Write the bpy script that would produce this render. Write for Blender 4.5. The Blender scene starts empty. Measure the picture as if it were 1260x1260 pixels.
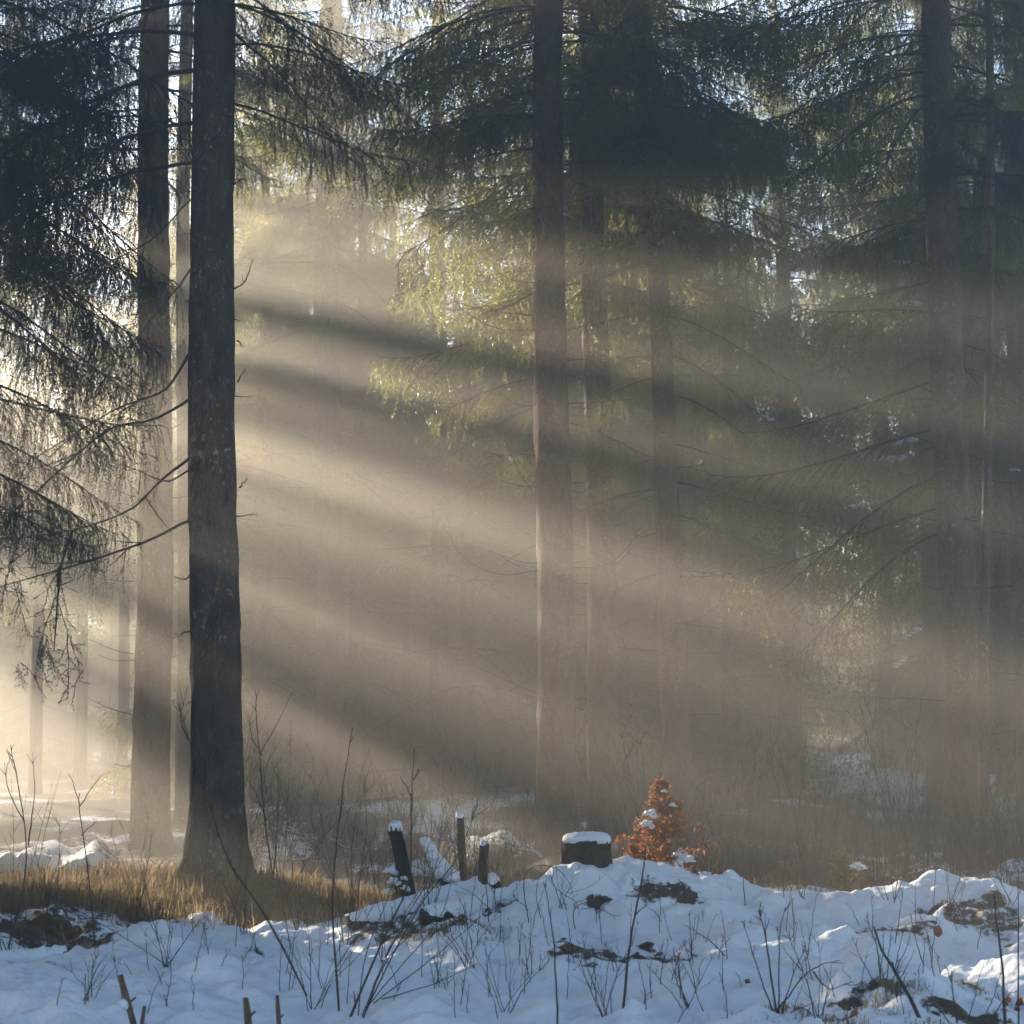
import bpy, math, random
import numpy as np
from mathutils import Vector, Matrix
from mathutils import noise as mnoise

rng = np.random.default_rng(11)
random.seed(11)
sc = bpy.context.scene
COL = sc.collection
R = math.radians
TAU = 2 * math.pi

# ------------------------------------------------------------------ camera
F = 2527.0                       # focal length in photo pixels (photo is 1260 px wide)
PITCH = R(6.45)
CAM = np.array([0.0, 0.0, 1.6])
FWD = np.array([0, math.cos(PITCH), math.sin(PITCH)])
UPV = np.array([0, -math.sin(PITCH), math.cos(PITCH)])
RGT = np.array([1.0, 0, 0])

def P(px, py, d):
    """world point of the place that stands d metres away at photo position px, py"""
    return CAM + d * (FWD + (px - 630) / F * RGT + (630 - py) / F * UPV)

cd = bpy.data.cameras.new('camera')
cam = bpy.data.objects.new('camera', cd)
COL.objects.link(cam)
cam.location = CAM
cam.rotation_euler = (math.pi / 2 + PITCH, 0, 0)
cd.sensor_width = 36
cd.lens = 36 * F / 1260
cd.clip_start = 0.1
cd.clip_end = 1000
cd.dof.use_dof = True
cd.dof.focus_distance = 21
cd.dof.aperture_fstop = 5.6
sc.camera = cam

# ------------------------------------------------------------------ light
SUN_EL, SUN_AZ = R(15.2), R(37.0)            # azimuth measured to the left of the view direction
S = np.array([-math.sin(SUN_AZ) * math.cos(SUN_EL), math.cos(SUN_AZ) * math.cos(SUN_EL), math.sin(SUN_EL)])
SU = np.array([math.cos(SUN_AZ), math.sin(SUN_AZ), 0.0])
SV = np.cross(SU, -S); SV = SV / np.linalg.norm(SV)
if SV[2] < 0: SV = -SV
ld = bpy.data.lights.new('sun', 'SUN')
ld.energy = 5.0
ld.angle = R(0.53)
ld.color = (1.0, 0.87, 0.70)
sun = bpy.data.objects.new('sun', ld)
COL.objects.link(sun)
sun.rotation_euler = Vector(S).to_track_quat('Z', 'Y').to_euler()

w = bpy.data.worlds.new('World')
sc.world = w
w.use_nodes = True
nt = w.node_tree
bg = nt.nodes['Background']
sky = nt.nodes.new('ShaderNodeTexSky')
sky.sky_type = 'NISHITA'
sky.sun_disc = False
sky.sun_elevation = SUN_EL
sky.sun_rotation = -SUN_AZ
sky.air_density = 1.0
sky.dust_density = 0.0
sky.ozone_density = 3.0
nt.links.new(sky.outputs[0], bg.inputs[0])
bg.inputs[1].default_value = 0.075

sc.view_settings.view_transform = 'Standard'
sc.view_settings.look = 'None'
sc.view_settings.exposure = 3.08
sc.view_settings.gamma = 1.0
cy = sc.cycles
cy.use_denoising = True
cy.max_bounces = 4
cy.diffuse_bounces = 2
cy.glossy_bounces = 1
cy.transmission_bounces = 2
cy.volume_bounces = 0
cy.transparent_max_bounces = 8
cy.use_adaptive_sampling = True
cy.adaptive_threshold = 0.015
cy.caustics_reflective = False
cy.caustics_refractive = False

# ------------------------------------------------------------------ materials
def mat(name):
    m = bpy.data.materials.new(name)
    m.use_nodes = True
    t = m.node_tree
    return m, t, t.nodes['Principled BSDF'], t.nodes['Material Output']

def N(t, typ, **kw):
    n = t.nodes.new(typ)
    for k, v in kw.items():
        if k.startswith('i_'):
            n.inputs[k[2:].replace('_', ' ')].default_value = v
        else:
            setattr(n, k, v)
    return n

def ramp(t, fac, stops):
    n = t.nodes.new('ShaderNodeValToRGB')
    e = n.color_ramp.elements
    e[0].position, e[0].color = stops[0][0], (*stops[0][1], 1)
    e[1].position, e[1].color = stops[-1][0], (*stops[-1][1], 1)
    for p, c in stops[1:-1]:
        x = e.new(p); x.color = (*c, 1)
    t.links.new(fac, n.inputs[0])
    return n.outputs[0]

def mixc(t, fac, a, b):
    n = t.nodes.new('ShaderNodeMix'); n.data_type = 'RGBA'
    for s, v in ((n.inputs[0], fac), (n.inputs[6], a), (n.inputs[7], b)):
        if hasattr(v, 'is_linked'): t.links.new(v, s)
        else: s.default_value = v if isinstance(v, float) else (*v, 1)
    return n.outputs[2]

def coord(t, scale=(1, 1, 1), out='Object'):
    c = t.nodes.new('ShaderNodeTexCoord')
    m = t.nodes.new('ShaderNodeMapping')
    m.inputs['Scale'].default_value = scale
    t.links.new(c.outputs[out], m.inputs[0])
    return m.outputs[0]

def noise_tex(t, vec, scale, detail=4, rough=0.6):
    n = t.nodes.new('ShaderNodeTexNoise')
    n.inputs['Scale'].default_value = scale
    n.inputs['Detail'].default_value = detail
    n.inputs['Roughness'].default_value = rough
    t.links.new(vec, n.inputs['Vector'])
    return n.outputs[0]

def bump(t, h, strength, dist, b, prev=None):
    n = t.nodes.new('ShaderNodeBump')
    n.inputs['Strength'].default_value = strength
    n.inputs['Distance'].default_value = dist
    t.links.new(h, n.inputs['Height'])
    if prev: t.links.new(prev, n.inputs['Normal'])
    if b: t.links.new(n.outputs[0], b.inputs['Normal'])
    return n.outputs[0]

def bark_material(name, dark, light, lichen):
    m, t, b, o = mat(name)
    v = coord(t, (1, 1, 0.45))
    n1 = noise_tex(t, v, 9, 6, 0.7)
    vo = N(t, 'ShaderNodeTexVoronoi', feature='DISTANCE_TO_EDGE')
    vo.inputs['Scale'].default_value = 26
    t.links.new(coord(t, (1, 1, 0.5)), vo.inputs['Vector'])
    c = ramp(t, n1, [(0.3, dark), (0.72, light)])
    crack = ramp(t, vo.outputs['Distance'], [(0.0, (0.45, 0.45, 0.45)), (0.12, (1, 1, 1))])
    mm = t.nodes.new('ShaderNodeMix'); mm.data_type = 'RGBA'; mm.blend_type = 'MULTIPLY'
    mm.inputs[0].default_value = 1.0
    t.links.new(c, mm.inputs[6]); t.links.new(crack, mm.inputs[7])
    sp = noise_tex(t, coord(t, (1, 1, 0.9)), 19, 3, 0.55)
    spots = ramp(t, sp, [(0.6, (0, 0, 0)), (0.66, (1, 1, 1))])
    big = ramp(t, noise_tex(t, coord(t, (1, 1, .5)), 1.6, 2), [(0.4, (0, 0, 0)), (0.62, (.75, .75, .75))])
    f = t.nodes.new('ShaderNodeMath'); f.operation = 'MULTIPLY'
    t.links.new(spots, f.inputs[0]); t.links.new(big, f.inputs[1])
    t.links.new(mixc(t, f.outputs[0], mm.outputs[2], lichen), b.inputs['Base Color'])
    b.inputs['Roughness'].default_value = 0.9
    b.inputs['Specular IOR Level'].default_value = 0.25
    p = bump(t, n1, 1.0, 0.035, None)
    bump(t, vo.outputs['Distance'], 1.0, 0.02, b, p)
    return m

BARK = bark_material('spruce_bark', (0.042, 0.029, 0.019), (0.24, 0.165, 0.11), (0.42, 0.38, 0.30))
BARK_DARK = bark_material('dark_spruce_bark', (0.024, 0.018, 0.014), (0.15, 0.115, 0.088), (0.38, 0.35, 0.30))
BARK_RED = bark_material('reddish_bark', (0.058, 0.036, 0.023), (0.28, 0.185, 0.12), (0.42, 0.36, 0.28))
STUMPWOOD = bark_material('mossy_stump_wood', (0.022, 0.02, 0.012), (0.07, 0.06, 0.038), (0.07, 0.085, 0.04))
PALEWOOD = bark_material('weathered_wood', (0.10, 0.065, 0.04), (0.26, 0.18, 0.11), (0.3, 0.25, 0.18))

def simple(name, c1, c2, scale=20, rough=0.8, trans=0.0, tc=None, spec=0.3):
    m, t, b, o = mat(name)
    oi = t.nodes.new('ShaderNodeObjectInfo')
    n = noise_tex(t, coord(t), scale, 3)
    c = ramp(t, n, [(0.3, c1), (0.7, c2)])
    t.links.new(c, b.inputs['Base Color'])
    b.inputs['Roughness'].default_value = rough
    b.inputs['Specular IOR Level'].default_value = spec
    if trans:
        tr = t.nodes.new('ShaderNodeBsdfTranslucent')
        if tc:
            c = ramp(t, n, [(0.3, tc[0]), (0.7, tc[1])])
        t.links.new(c, tr.inputs[0])
        mx = t.nodes.new('ShaderNodeMixShader')
        mx.inputs[0].default_value = trans
        t.links.new(b.outputs[0], mx.inputs[1]); t.links.new(tr.outputs[0], mx.inputs[2])
        t.links.new(mx.outputs[0], o.inputs[0])
    return m

TWIG = simple('dark_twig', (0.03, 0.022, 0.018), (0.075, 0.055, 0.045), 15)
TWIG_RED = simple('reddish_stem', (0.05, 0.025, 0.02), (0.11, 0.06, 0.05), 15)
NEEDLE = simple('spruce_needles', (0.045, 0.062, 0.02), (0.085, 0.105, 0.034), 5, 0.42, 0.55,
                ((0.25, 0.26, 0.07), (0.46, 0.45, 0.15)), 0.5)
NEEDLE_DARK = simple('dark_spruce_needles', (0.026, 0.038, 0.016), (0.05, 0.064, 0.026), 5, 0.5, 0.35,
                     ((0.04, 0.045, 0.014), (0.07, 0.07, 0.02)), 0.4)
GRASS = simple('dry_grass', (0.11, 0.08, 0.045), (0.40, 0.30, 0.17), 9, 0.6, 0.55,
               ((0.22, 0.15, 0.07), (0.5, 0.38, 0.2)), 0.3)
BEECH = simple('rusty_beech_leaves', (0.13, 0.052, 0.023), (0.25, 0.11, 0.05), 14, 0.6, 0.45,
               ((0.25, 0.09, 0.035), (0.42, 0.17, 0.07)), 0.3)
SHOOT = simple('green_shoots', (0.06, 0.075, 0.02), (0.12, 0.13, 0.04), 14, 0.5, 0.45,
               ((0.2, 0.2, 0.05), (0.34, 0.30, 0.08)), 0.4)
DEADLEAF = simple('dead_leaf', (0.12, 0.04, 0.02), (0.25, 0.10, 0.05), 14, 0.7, 0.3)

def snow_nodes(t, b, sc_=1.0):
    v = coord(t)
    n1 = noise_tex(t, v, 14 * sc_, 5, 0.6)
    n2 = noise_tex(t, v, 90 * sc_, 3, 0.7)
    p = bump(t, n1, 0.5, 0.05, None)
    return bump(t, n2, 0.7, 0.012, None, p)

SNOW, t, b, o = mat('snow')
b.inputs['Base Color'].default_value = (0.80, 0.83, 0.88, 1)
b.inputs['Roughness'].default_value = 0.55
b.inputs['Specular IOR Level'].default_value = 0.35
t.links.new(snow_nodes(t, b), b.inputs['Normal'])

GROUND, t, b, o = mat('snowy_ground')
at = N(t, 'ShaderNodeAttribute', attribute_name='snow')
ob = coord(t)
e1 = noise_tex(t, ob, 11, 6, 0.72)
ad = t.nodes.new('ShaderNodeMath'); ad.operation = 'ADD'
sb = t.nodes.new('ShaderNodeMath'); sb.operation = 'MULTIPLY_ADD'
sb.inputs[1].default_value = 1.3; sb.inputs[2].default_value = -0.65
t.links.new(e1, sb.inputs[0]); t.links.new(sb.outputs[0], ad.inputs[0]); t.links.new(at.outputs['Fac'], ad.inputs[1])
msk = ramp(t, ad.outputs[0], [(0.46, (0, 0, 0)), (0.56, (1, 1, 1))])
lit = ramp(t, noise_tex(t, ob, 30, 6, 0.75), [(0.3, (0.025, 0.018, 0.012)), (0.55, (0.075, 0.05, 0.028)), (0.75, (0.15, 0.10, 0.055))])
t.links.new(mixc(t, msk, lit, (0.80, 0.83, 0.88)), b.inputs['Base Color'])
b.inputs['Roughness'].default_value = 0.6
b.inputs['Specular IOR Level'].default_value = 0.3
pn = snow_nodes(t, b)
pm = t.nodes.new('ShaderNodeBump'); pm.inputs['Strength'].default_value = 0.7; pm.inputs['Distance'].default_value = 0.04
t.links.new(msk, pm.inputs['Height']); t.links.new(pn, pm.inputs['Normal'])
t.links.new(pm.outputs[0], b.inputs['Normal'])

# ------------------------------------------------------------------ mesh helpers
class MB:
    """collects tubes, strips and needles; build() links them as ONE mesh"""
    def __init__(self):
        self.v, self.f3, self.f4, self.n = [], [], [], 0
        self.m3, self.m4 = [], []
    def add(self, V, Fc, mi=0):
        V = np.asarray(V, float).reshape(-1, 3); Fc = np.asarray(Fc, int)
        if len(Fc) == 0: return
        (self.f3 if Fc.shape[1] == 3 else self.f4).append(Fc + self.n)
        (self.m3 if Fc.shape[1] == 3 else self.m4).append(np.full(len(Fc), mi, int))
        self.v.append(V); self.n += len(V)
    def tube(self, pts, rad, k=6, mi=0, jit=0.0):
        pts = np.asarray(pts, float); n = len(pts)
        rad = np.broadcast_to(np.asarray(rad, float), (n,))
        tg = np.gradient(pts, axis=0)
        tg /= np.linalg.norm(tg, axis=1, keepdims=True) + 1e-9
        ref = np.array([0, 0, 1.0]) if abs(tg[0][2]) < 0.9 else np.array([1.0, 0, 0])
        a = np.cross(tg, ref); a /= np.linalg.norm(a, axis=1, keepdims=True) + 1e-9
        b_ = np.cross(tg, a)
        th = np.arange(k) * TAU / k
        rr = rad[:, None] * (1 + (jit * rng.standard_normal((n, k)) if jit else 0))
        V = pts[:, None] + rr[..., None] * (np.cos(th)[None, :, None] * a[:, None] + np.sin(th)[None, :, None] * b_[:, None])
        i, j = np.meshgrid(np.arange(n - 1), np.arange(k), indexing='ij')
        j2 = (j + 1) % k
        Q = np.stack([i * k + j, i * k + j2, (i + 1) * k + j2, (i + 1) * k + j], -1).reshape(-1, 4)
        self.add(V, Q, mi)
        c = np.arange(1, k - 1)
        m = self.n - n * k
        self.f3.append(np.stack([m + 0 * c, m + c + 1, m + c], -1)); self.m3.append(np.full(k - 2, mi))
        m = self.n - k
        self.f3.append(np.stack([m + 0 * c, m + c, m + c + 1], -1)); self.m3.append(np.full(k - 2, mi))
    def tris(self, A, B, C, mi=0):
        n = len(A)
        V = np.stack([A, B, C], 1).reshape(-1, 3)
        self.add(V, np.arange(3 * n).reshape(n, 3), mi)
    def mesh(self, name, mats, smooth=True):
        me = bpy.data.meshes.new(name)
        V = np.concatenate(self.v)
        f3 = np.concatenate(self.f3) if self.f3 else np.zeros((0, 3), int)
        f4 = np.concatenate(self.f4) if self.f4 else np.zeros((0, 4), int)
        me.vertices.add(len(V)); me.vertices.foreach_set('co', V.astype(np.float32).ravel())
        loops = np.concatenate([f3.ravel(), f4.ravel()])
        me.loops.add(len(loops)); me.loops.foreach_set('vertex_index', loops.astype(np.int32))
        tot = np.concatenate([np.full(len(f3), 3), np.full(len(f4), 4)])
        me.polygons.add(len(tot))
        me.polygons.foreach_set('loop_start', np.concatenate([[0], np.cumsum(tot)[:-1]]).astype(np.int32))
        mi = np.concatenate(self.m3 + self.m4)
        me.polygons.foreach_set('material_index', mi.astype(np.int32))
        me.polygons.foreach_set('use_smooth', np.full(len(tot), smooth))
        for m in (mats if isinstance(mats, (list, tuple)) else [mats]): me.materials.append(m)
        me.update(); me.validate()
        return me

def link(name, me, parent=None, loc=None):
    o = bpy.data.objects.new(name, me)
    COL.objects.link(o)
    if parent is not None: o.parent = parent
    if loc is not None: o.location = loc
    return o

def tag(o, label=None, cat=None, group=None, kind=None):
    if label: o['label'] = label
    if cat: o['category'] = cat
    if group: o['group'] = group
    if kind: o['kind'] = kind
    return o

def empty(name, loc, label, cat, group=None):
    o = bpy.data.objects.new(name, None)
    COL.objects.link(o)
    o.location = loc
    o.empty_display_size = 0.3
    return tag(o, label, cat, group)

def unit(v):
    v = np.asarray(v, float)
    return v / (np.linalg.norm(v, axis=-1, keepdims=True) + 1e-12)

def smooth_line(pts, n):
    """Catmull-Rom through pts, n points"""
    p = np.asarray(pts, float)
    if len(p) == 2: return p[0] + (p[1] - p[0]) * np.linspace(0, 1, n)[:, None]
    q = np.vstack([2 * p[0] - p[1], p, 2 * p[-1] - p[-2]])
    out = []
    for s in np.linspace(0, len(p) - 1 - 1e-6, n):
        i = int(s); u = s - i
        a, b_, c, d = q[i], q[i + 1], q[i + 2], q[i + 3]
        out.append(0.5 * ((2 * b_) + (-a + c) * u + (2 * a - 5 * b_ + 4 * c - d) * u * u + (-a + 3 * b_ - 3 * c + d) * u ** 3))
    return np.array(out)

def fbm(x, y, sc_, seed=0.0, oct_=3):
    """vectorised value noise"""
    x, y = np.broadcast_arrays(np.asarray(x, float), np.asarray(y, float))
    tot = np.zeros_like(x, float); amp = 1.0; nrm = 0
    for k in range(oct_):
        X, Y = x * sc_ + seed * 17.3 + k * 31.7, y * sc_ + seed * 9.1 + k * 11.9
        xi, yi = np.floor(X), np.floor(Y)
        fx, fy = X - xi, Y - yi
        fx = fx * fx * fx * (fx * (fx * 6 - 15) + 10); fy = fy * fy * fy * (fy * (fy * 6 - 15) + 10)
        def h(a, b_):
            q = np.sin(a * 127.1 + b_ * 311.7 + 3.3) * 43758.5453
            return q - np.floor(q)
        val = (h(xi, yi) * (1 - fx) + h(xi + 1, yi) * fx) * (1 - fy) + (h(xi, yi + 1) * (1 - fx) + h(xi + 1, yi + 1) * fx) * fy
        tot += amp * (val - 0.5); nrm += amp; amp *= 0.5; sc_ *= 2.03
    return tot / nrm * 2

# ------------------------------------------------------------------ ground
def sst(a, b_, x):
    q = np.clip((x - a) / (b_ - a), 0, 1)
    return q * q * (3 - 2 * q)

MOUNDS = []     # px, d, height, sx, sy
for m in [(722, 16.6, .32, .42, .75), (640, 16.2, .20, .5, .7), (830, 16.3, .30, .55, .6), (700, 14.4, .17, .35, .45),
          (560, 16.4, .12, .5, .5), (1000, 16.6, .16, .9, .5), (1180, 16.8, .22, .8, .5), (1090, 12.6, .30, .38, .42),
          (1240, 13.2, .22, .35, .5), (840, 13.2, .10, .5, .4), (340, 15.6, .16, .35, .4), (220, 16.0, .10, .5, .4),
          (60, 17.2, .12, .5, .5), (470, 13.6, .10, .6, .5), (150, 12.4, .06, .6, .4), (980, 14.2, .12, .5, .3),
          (265, 19.4, .16, .75, .9), (60, 20.5, .12, 1.2, .9), (430, 19.5, .10, .8, .8),
          (60, 25.5, .42, .5, .6), (120, 25.0, .35, .28, .5), (345, 29, .5, .9, .8), (620, 27.5, .5, .5, .6),
          (560, 28.5, .35, .5, .6), (1000, 21.5, .30, .45, .45), (1100, 22, .2, .6, .5), (800, 27, .4, .6, .8), (900, 25.5, .4, .4, .6), (1160, 21.5, .25, .5, .4), (1240, 22.5, .3, .35, .5)]:
    q = P(m[0], 900, m[1]); MOUNDS.append((q[0], q[1], *m[2:]))

LUMPS = []
for k in range(150):
    q = P(random.uniform(-20, 1290), 900, 10.5 + 7.5 * random.random() ** .8); a_ = random.uniform(.05, .17)
    LUMPS.append((q[0], q[1], random.uniform(.35, .8) * a_ * (1 if random.random() < .72 else -.8), a_, a_ * random.uniform(.6, 1.2)))

def ground_z(x, y):
    x = np.asarray(x, float); y = np.asarray(y, float)
    z = 0.06 * sst(9, 13, y) + 0.16 * sst(14, 16.5, y) * sst(-1.6, 0.6, x) - 0.16 * sst(17.5, 22, y) * sst(-1.6, .6, x)
    hill = sst(-14, 8, x) * 0.026 + 0.012
    z = z + hill * np.clip(y - 30, 0, 80) + 0.20 * np.clip(y - 108, 0, 200) * sst(104, 135, y)
    z = z + 0.05 * np.clip(-y, 0, 100) * 0.2
    for mx, my, h, sx, sy in MOUNDS:
        z = z + h * np.exp(-((x - mx) / sx) ** 2 - ((y - my) / sy) ** 2)
    for mx, my, h, sx, sy in LUMPS:
        z = z + h * np.exp(-((x - mx) / sx) ** 2 - ((y - my) / sy) ** 2)
    near = sst(0, 8, y) * (1 - sst(30, 60, y))
    z = z + (0.13 * fbm(x, y, 0.9, 1) + 0.12 * fbm(x, y, 2.4, 2)) * (0.4 + 0.6 * near)
    z = z + 0.05 * np.abs(fbm(x, y, 1.7, 5)) * near + 0.35 * fbm(x, y, 0.12, 3) * sst(28, 50, y)
    return z
def gz(x, y): return float(ground_z(np.array([x]), np.array([y]))[0])

def spaced(lo, a, b_, hi, fine):
    mid = np.arange(a, b_, fine)
    out, s, p = [], fine, b_
    while p < hi: out.append(p); s *= 1.09; p += s
    pre, s, p = [], fine, a - fine
    while p > lo: pre.append(p); s *= 1.09; p -= s
    return np.concatenate([pre[::-1], mid, out])

gx = spaced(-95, -4.8, 4.8, 95, 0.022)
gy = spaced(-45, 10.2, 18.6, 150, 0.02)
GX, GY = np.meshgrid(gx, gy)
GZ = ground_z(GX, GY) + (0.045 * fbm(GX, GY, 4.5, 7) + .02 * np.abs(fbm(GX, GY, 10, 9)) + .009 * fbm(GX, GY, 24, 12, 2)) * (sst(5, 9, GY) * (1 - sst(24, 40, GY)))
nx, ny = len(gx), len(gy)
mb = MB()
i, j = np.meshgrid(np.arange(ny - 1), np.arange(nx - 1), indexing='ij')
mb.add(np.stack([GX, GY, GZ], -1), np.stack([i * nx + j, i * nx + j + 1, (i + 1) * nx + j + 1, (i + 1) * nx + j], -1).reshape(-1, 4))
me = mb.mesh('ground', GROUND)
x, y = GX.ravel(), GY.ravel()
snow = np.full(len(x), 0.95)
snow -= 0.5 * sst(0.1, 0.55, fbm(x, y, 1.3, 21)) * sst(12, 15, y)
hump = np.exp(-((x + 3.3) / 1.9) ** 2 - ((y - 19.3) / 2.6) ** 2) + np.exp(-((x + 5.2) / 1.4) ** 2 - ((y - 19.6) / 2.4) ** 2) + .9 * np.exp(-((x + 1.6) / 1.0) ** 2 - ((y - 19.3) / 1.2) ** 2)
snow -= 1.2 * np.clip(hump - .25, 0, 1)
far = sst(18.5, 21, y)
snow = snow * (1 - far) + far * (0.36 + 0.55 * fbm(x, y, 0.75, 23) + .35 * sst(5, 9, x) * sst(36, 44, y) * (1 - sst(60, 75, y)))
for px, d, r, k in [(735, 15.75, .13, .62), (800, 15.9, .22, .6), (848, 15.9, .16, .55), (722, 14.2, .16, .6), (690, 15.2, .12, .5), (790, 14.9, .07, .8), (915, 15.4, .10, .9),
                    (1085, 12.1, .16, .65), (1030, 12.0, .14, .6), (930, 11.6, .14, .6), (1060, 11.6, .2, .6), (240, 14.0, .14, .6), (560, 15.2, .28, .7), (40, 16.2, .5, .95), (100, 15.6, .35, .9), (1180, 11.4, .3, .8), (680, 14.9, .15, .55), (1190, 12.6, .11, .65)]:
    q = P(px, 1000, d)
    snow -= k * np.exp(-((x - q[0]) / r) ** 2 - ((y - q[1]) / (r * .8)) ** 2)
a = me.attributes.new('snow', 'FLOAT', 'POINT')
a.data.foreach_set('value', snow.astype(np.float32))
tag(link('ground', me), kind='structure')

def on_ground(px, d):
    q = P(px, 900, d)
    return np.array([q[0], q[1], gz(q[0], q[1])])

# ------------------------------------------------------------------ spruce boughs
def needles_on(mb, A, D, L, mi, step=0.028, size=0.030, wid=0.0055, spread=0.75):
    """needle faces along straight twigs: starts A, directions D, lengths L"""
    cnt = np.maximum(2, (L / step).astype(int))
    idx = np.repeat(np.arange(len(A)), cnt)
    u = (rng.random(len(idx)))
    p = A[idx] + D[idx] * (L[idx] * u)[:, None]
    r = unit(np.cross(D[idx], rng.standard_normal((len(idx), 3))))
    ang = spread * (0.7 + 0.6 * rng.random(len(idx)))
    s = size * (0.7 + 0.6 * rng.random(len(idx)))
    dr = D[idx] * np.cos(ang)[:, None] + r * np.sin(ang)[:, None]
    wv = unit(np.cross(dr, rng.standard_normal((len(idx), 3)))) * wid
    mid = p + dr * (s * .45)[:, None]
    tip = p + dr * s[:, None]
    V = np.stack([p, mid + wv, tip, mid - wv], 1).reshape(-1, 3)
    mb.add(V, np.arange(4 * len(p)).reshape(-1, 4), mi)

def make_bough(L=3.0, droop=0.35, curtain=1.0, dens=1.0, step=0.019, wid=0.0085, size=.042, bare=0.15):
    mb = MB()
    s = np.linspace(0, 1, 12)
    ax = np.stack([L * s * (1 - .06 * s), 0.12 * L * np.cumsum(rng.standard_normal(12)) * .06, L * (.10 * s - droop * s ** 1.7 + .16 * s ** 4)], -1)
    mb.tube(ax, np.linspace(0.022, 0.004, 12) * L / 3, 5, 0)
    A, D, LL = [], [], []
    npair = int(16 * dens)
    for q in range(npair):
        f = bare + (1 - bare) * (q + rng.random() * .6) / npair
        f = min(f, .995)
        base = np.array([np.interp(f, s, ax[:, c]) for c in range(3)])
        tan = unit(np.array([np.interp(min(f + .05, 1), s, ax[:, c]) for c in range(3)]) - np.array([np.interp(f - .05, s, ax[:, c]) for c in range(3)]))
        for side in (-1, 1):
            l2 = L * (.10 + .24 * math.sin(math.pi * min(1, (f - bare) / (1 - bare) * .85 + .15))) * rng.uniform(.6, 1.25) * (1.1 - .55 * f)
            an = rng.uniform(.75, 1.15) - .25 * f
            d2 = unit(tan * math.cos(an) + np.array([0, side * math.sin(an), 0]) + np.array([0, 0, rng.uniform(-.25, .12)]))
            n2 = 5
            pts = [base]
            for k in range(n2):
                d2 = unit(d2 + np.array([0.03, 0, -.13 - .05 * rng.random()]))
                pts.append(pts[-1] + d2 * l2 / n2)
            pts = np.array(pts)
            mb.tube(pts, np.linspace(.007, .0028, n2 + 1), 3, 0)
            for k in range(n2):
                dd = pts[k + 1] - pts[k]; ln = np.linalg.norm(dd)
                A.append(pts[k]); D.append(dd / ln); LL.append(ln)
            nt3 = max(2, int(l2 / .13))
            for k in range(nt3):
                g = (k + .6) / nt3
                b3 = pts[min(int(g * n2), n2 - 1)] + (pts[min(int(g * n2), n2 - 1) + 1] - pts[min(int(g * n2), n2 - 1)]) * ((g * n2) % 1)
                hang = rng.random() < .8
                l3 = rng.uniform(.16, .62) * curtain * (1.05 - .45 * g)
                if hang: d3 = unit(np.array([rng.normal(0, .16), rng.normal(0, .16), -1]) + d2 * .3)
                else: d3 = unit(d2 + rng.normal(0, .5, 3) + np.array([0, 0, -.3]))
                A.append(b3); D.append(d3); LL.append(l3)
                m3 = b3 + d3 * l3
                if size < .03: mb.tube(np.array([b3, m3]), [.0026, .0016], 3, 0)
                d4 = unit(d3 + rng.normal(0, .3, 3)); l4 = l3 * rng.uniform(.3, .7)
                A.append(b3 + d3 * l3 * rng.uniform(.3, .8)); D.append(unit(d3 + rng.normal(0, .45, 3))); LL.append(l4)
                A.append(m3); D.append(d4); LL.append(l4)
    needles_on(mb, np.array(A), np.array(D), np.array(LL), 1, step, size, wid)
    return mb

def make_spray(L=.55):
    """a small hanging branchlet with side twigs, hangs along -z"""
    mb = MB()
    A, D, LL = [], [], []
    p = np.zeros(3); d = unit(np.array([rng.normal(0, .3), rng.normal(0, .3), -1]))
    pts = [p]
    for k in range(7):
        d = unit(d + rng.normal(0, .16, 3) + np.array([0, 0, -.12])); q = p + d * L / 7
        A.append(p); D.append(d); LL.append(L / 7)
        for e in range(rng.integers(1, 3)):
            d2 = unit(d * .7 + rng.normal(0, .6, 3)); l2 = rng.uniform(.06, .22) * L / .55
            A.append(p + (q - p) * rng.random()); D.append(d2); LL.append(l2)
            if rng.random() < .5:
                A.append(A[-1] + d2 * l2 * .6); D.append(unit(d2 + rng.normal(0, .5, 3))); LL.append(l2 * .6)
        p = q; pts.append(p)
    mb.tube(np.array(pts), np.linspace(.005, .0015, 8), 4, 0)
    for a_, d_, l_ in zip(A, D, LL): mb.tube(np.array([a_, a_ + d_ * l_]), [.0022, .0012], 3, 0)
    needles_on(mb, np.array(A), np.array(D), np.array(LL), 1, .012, .024, .004, .6)
    return mb

def shared(mbs, name, mats): return [m.mesh(name, mats) for m in mbs]
bough_mbs = [make_bough(3.0, dr, cu, de) for dr, cu, de in
             [(.25, 1.0, 1), (.42, 1.15, 1.05), (.55, 1.2, 1), (.35, .9, 1.1), (.6, 1.3, .9), (.15, 1.0, 1)]]
BOUGHS = shared(bough_mbs, 'bough', [TWIG, NEEDLE])
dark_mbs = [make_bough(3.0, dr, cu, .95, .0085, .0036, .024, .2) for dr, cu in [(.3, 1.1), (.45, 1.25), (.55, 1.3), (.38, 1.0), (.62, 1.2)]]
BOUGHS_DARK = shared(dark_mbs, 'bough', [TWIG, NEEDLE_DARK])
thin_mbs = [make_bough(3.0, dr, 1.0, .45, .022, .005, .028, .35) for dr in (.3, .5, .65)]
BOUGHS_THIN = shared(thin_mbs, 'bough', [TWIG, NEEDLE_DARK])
SPRAYS = shared([make_spray(.5), make_spray(.65), make_spray(.4)], 'spray', [TWIG, NEEDLE_DARK])

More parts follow.
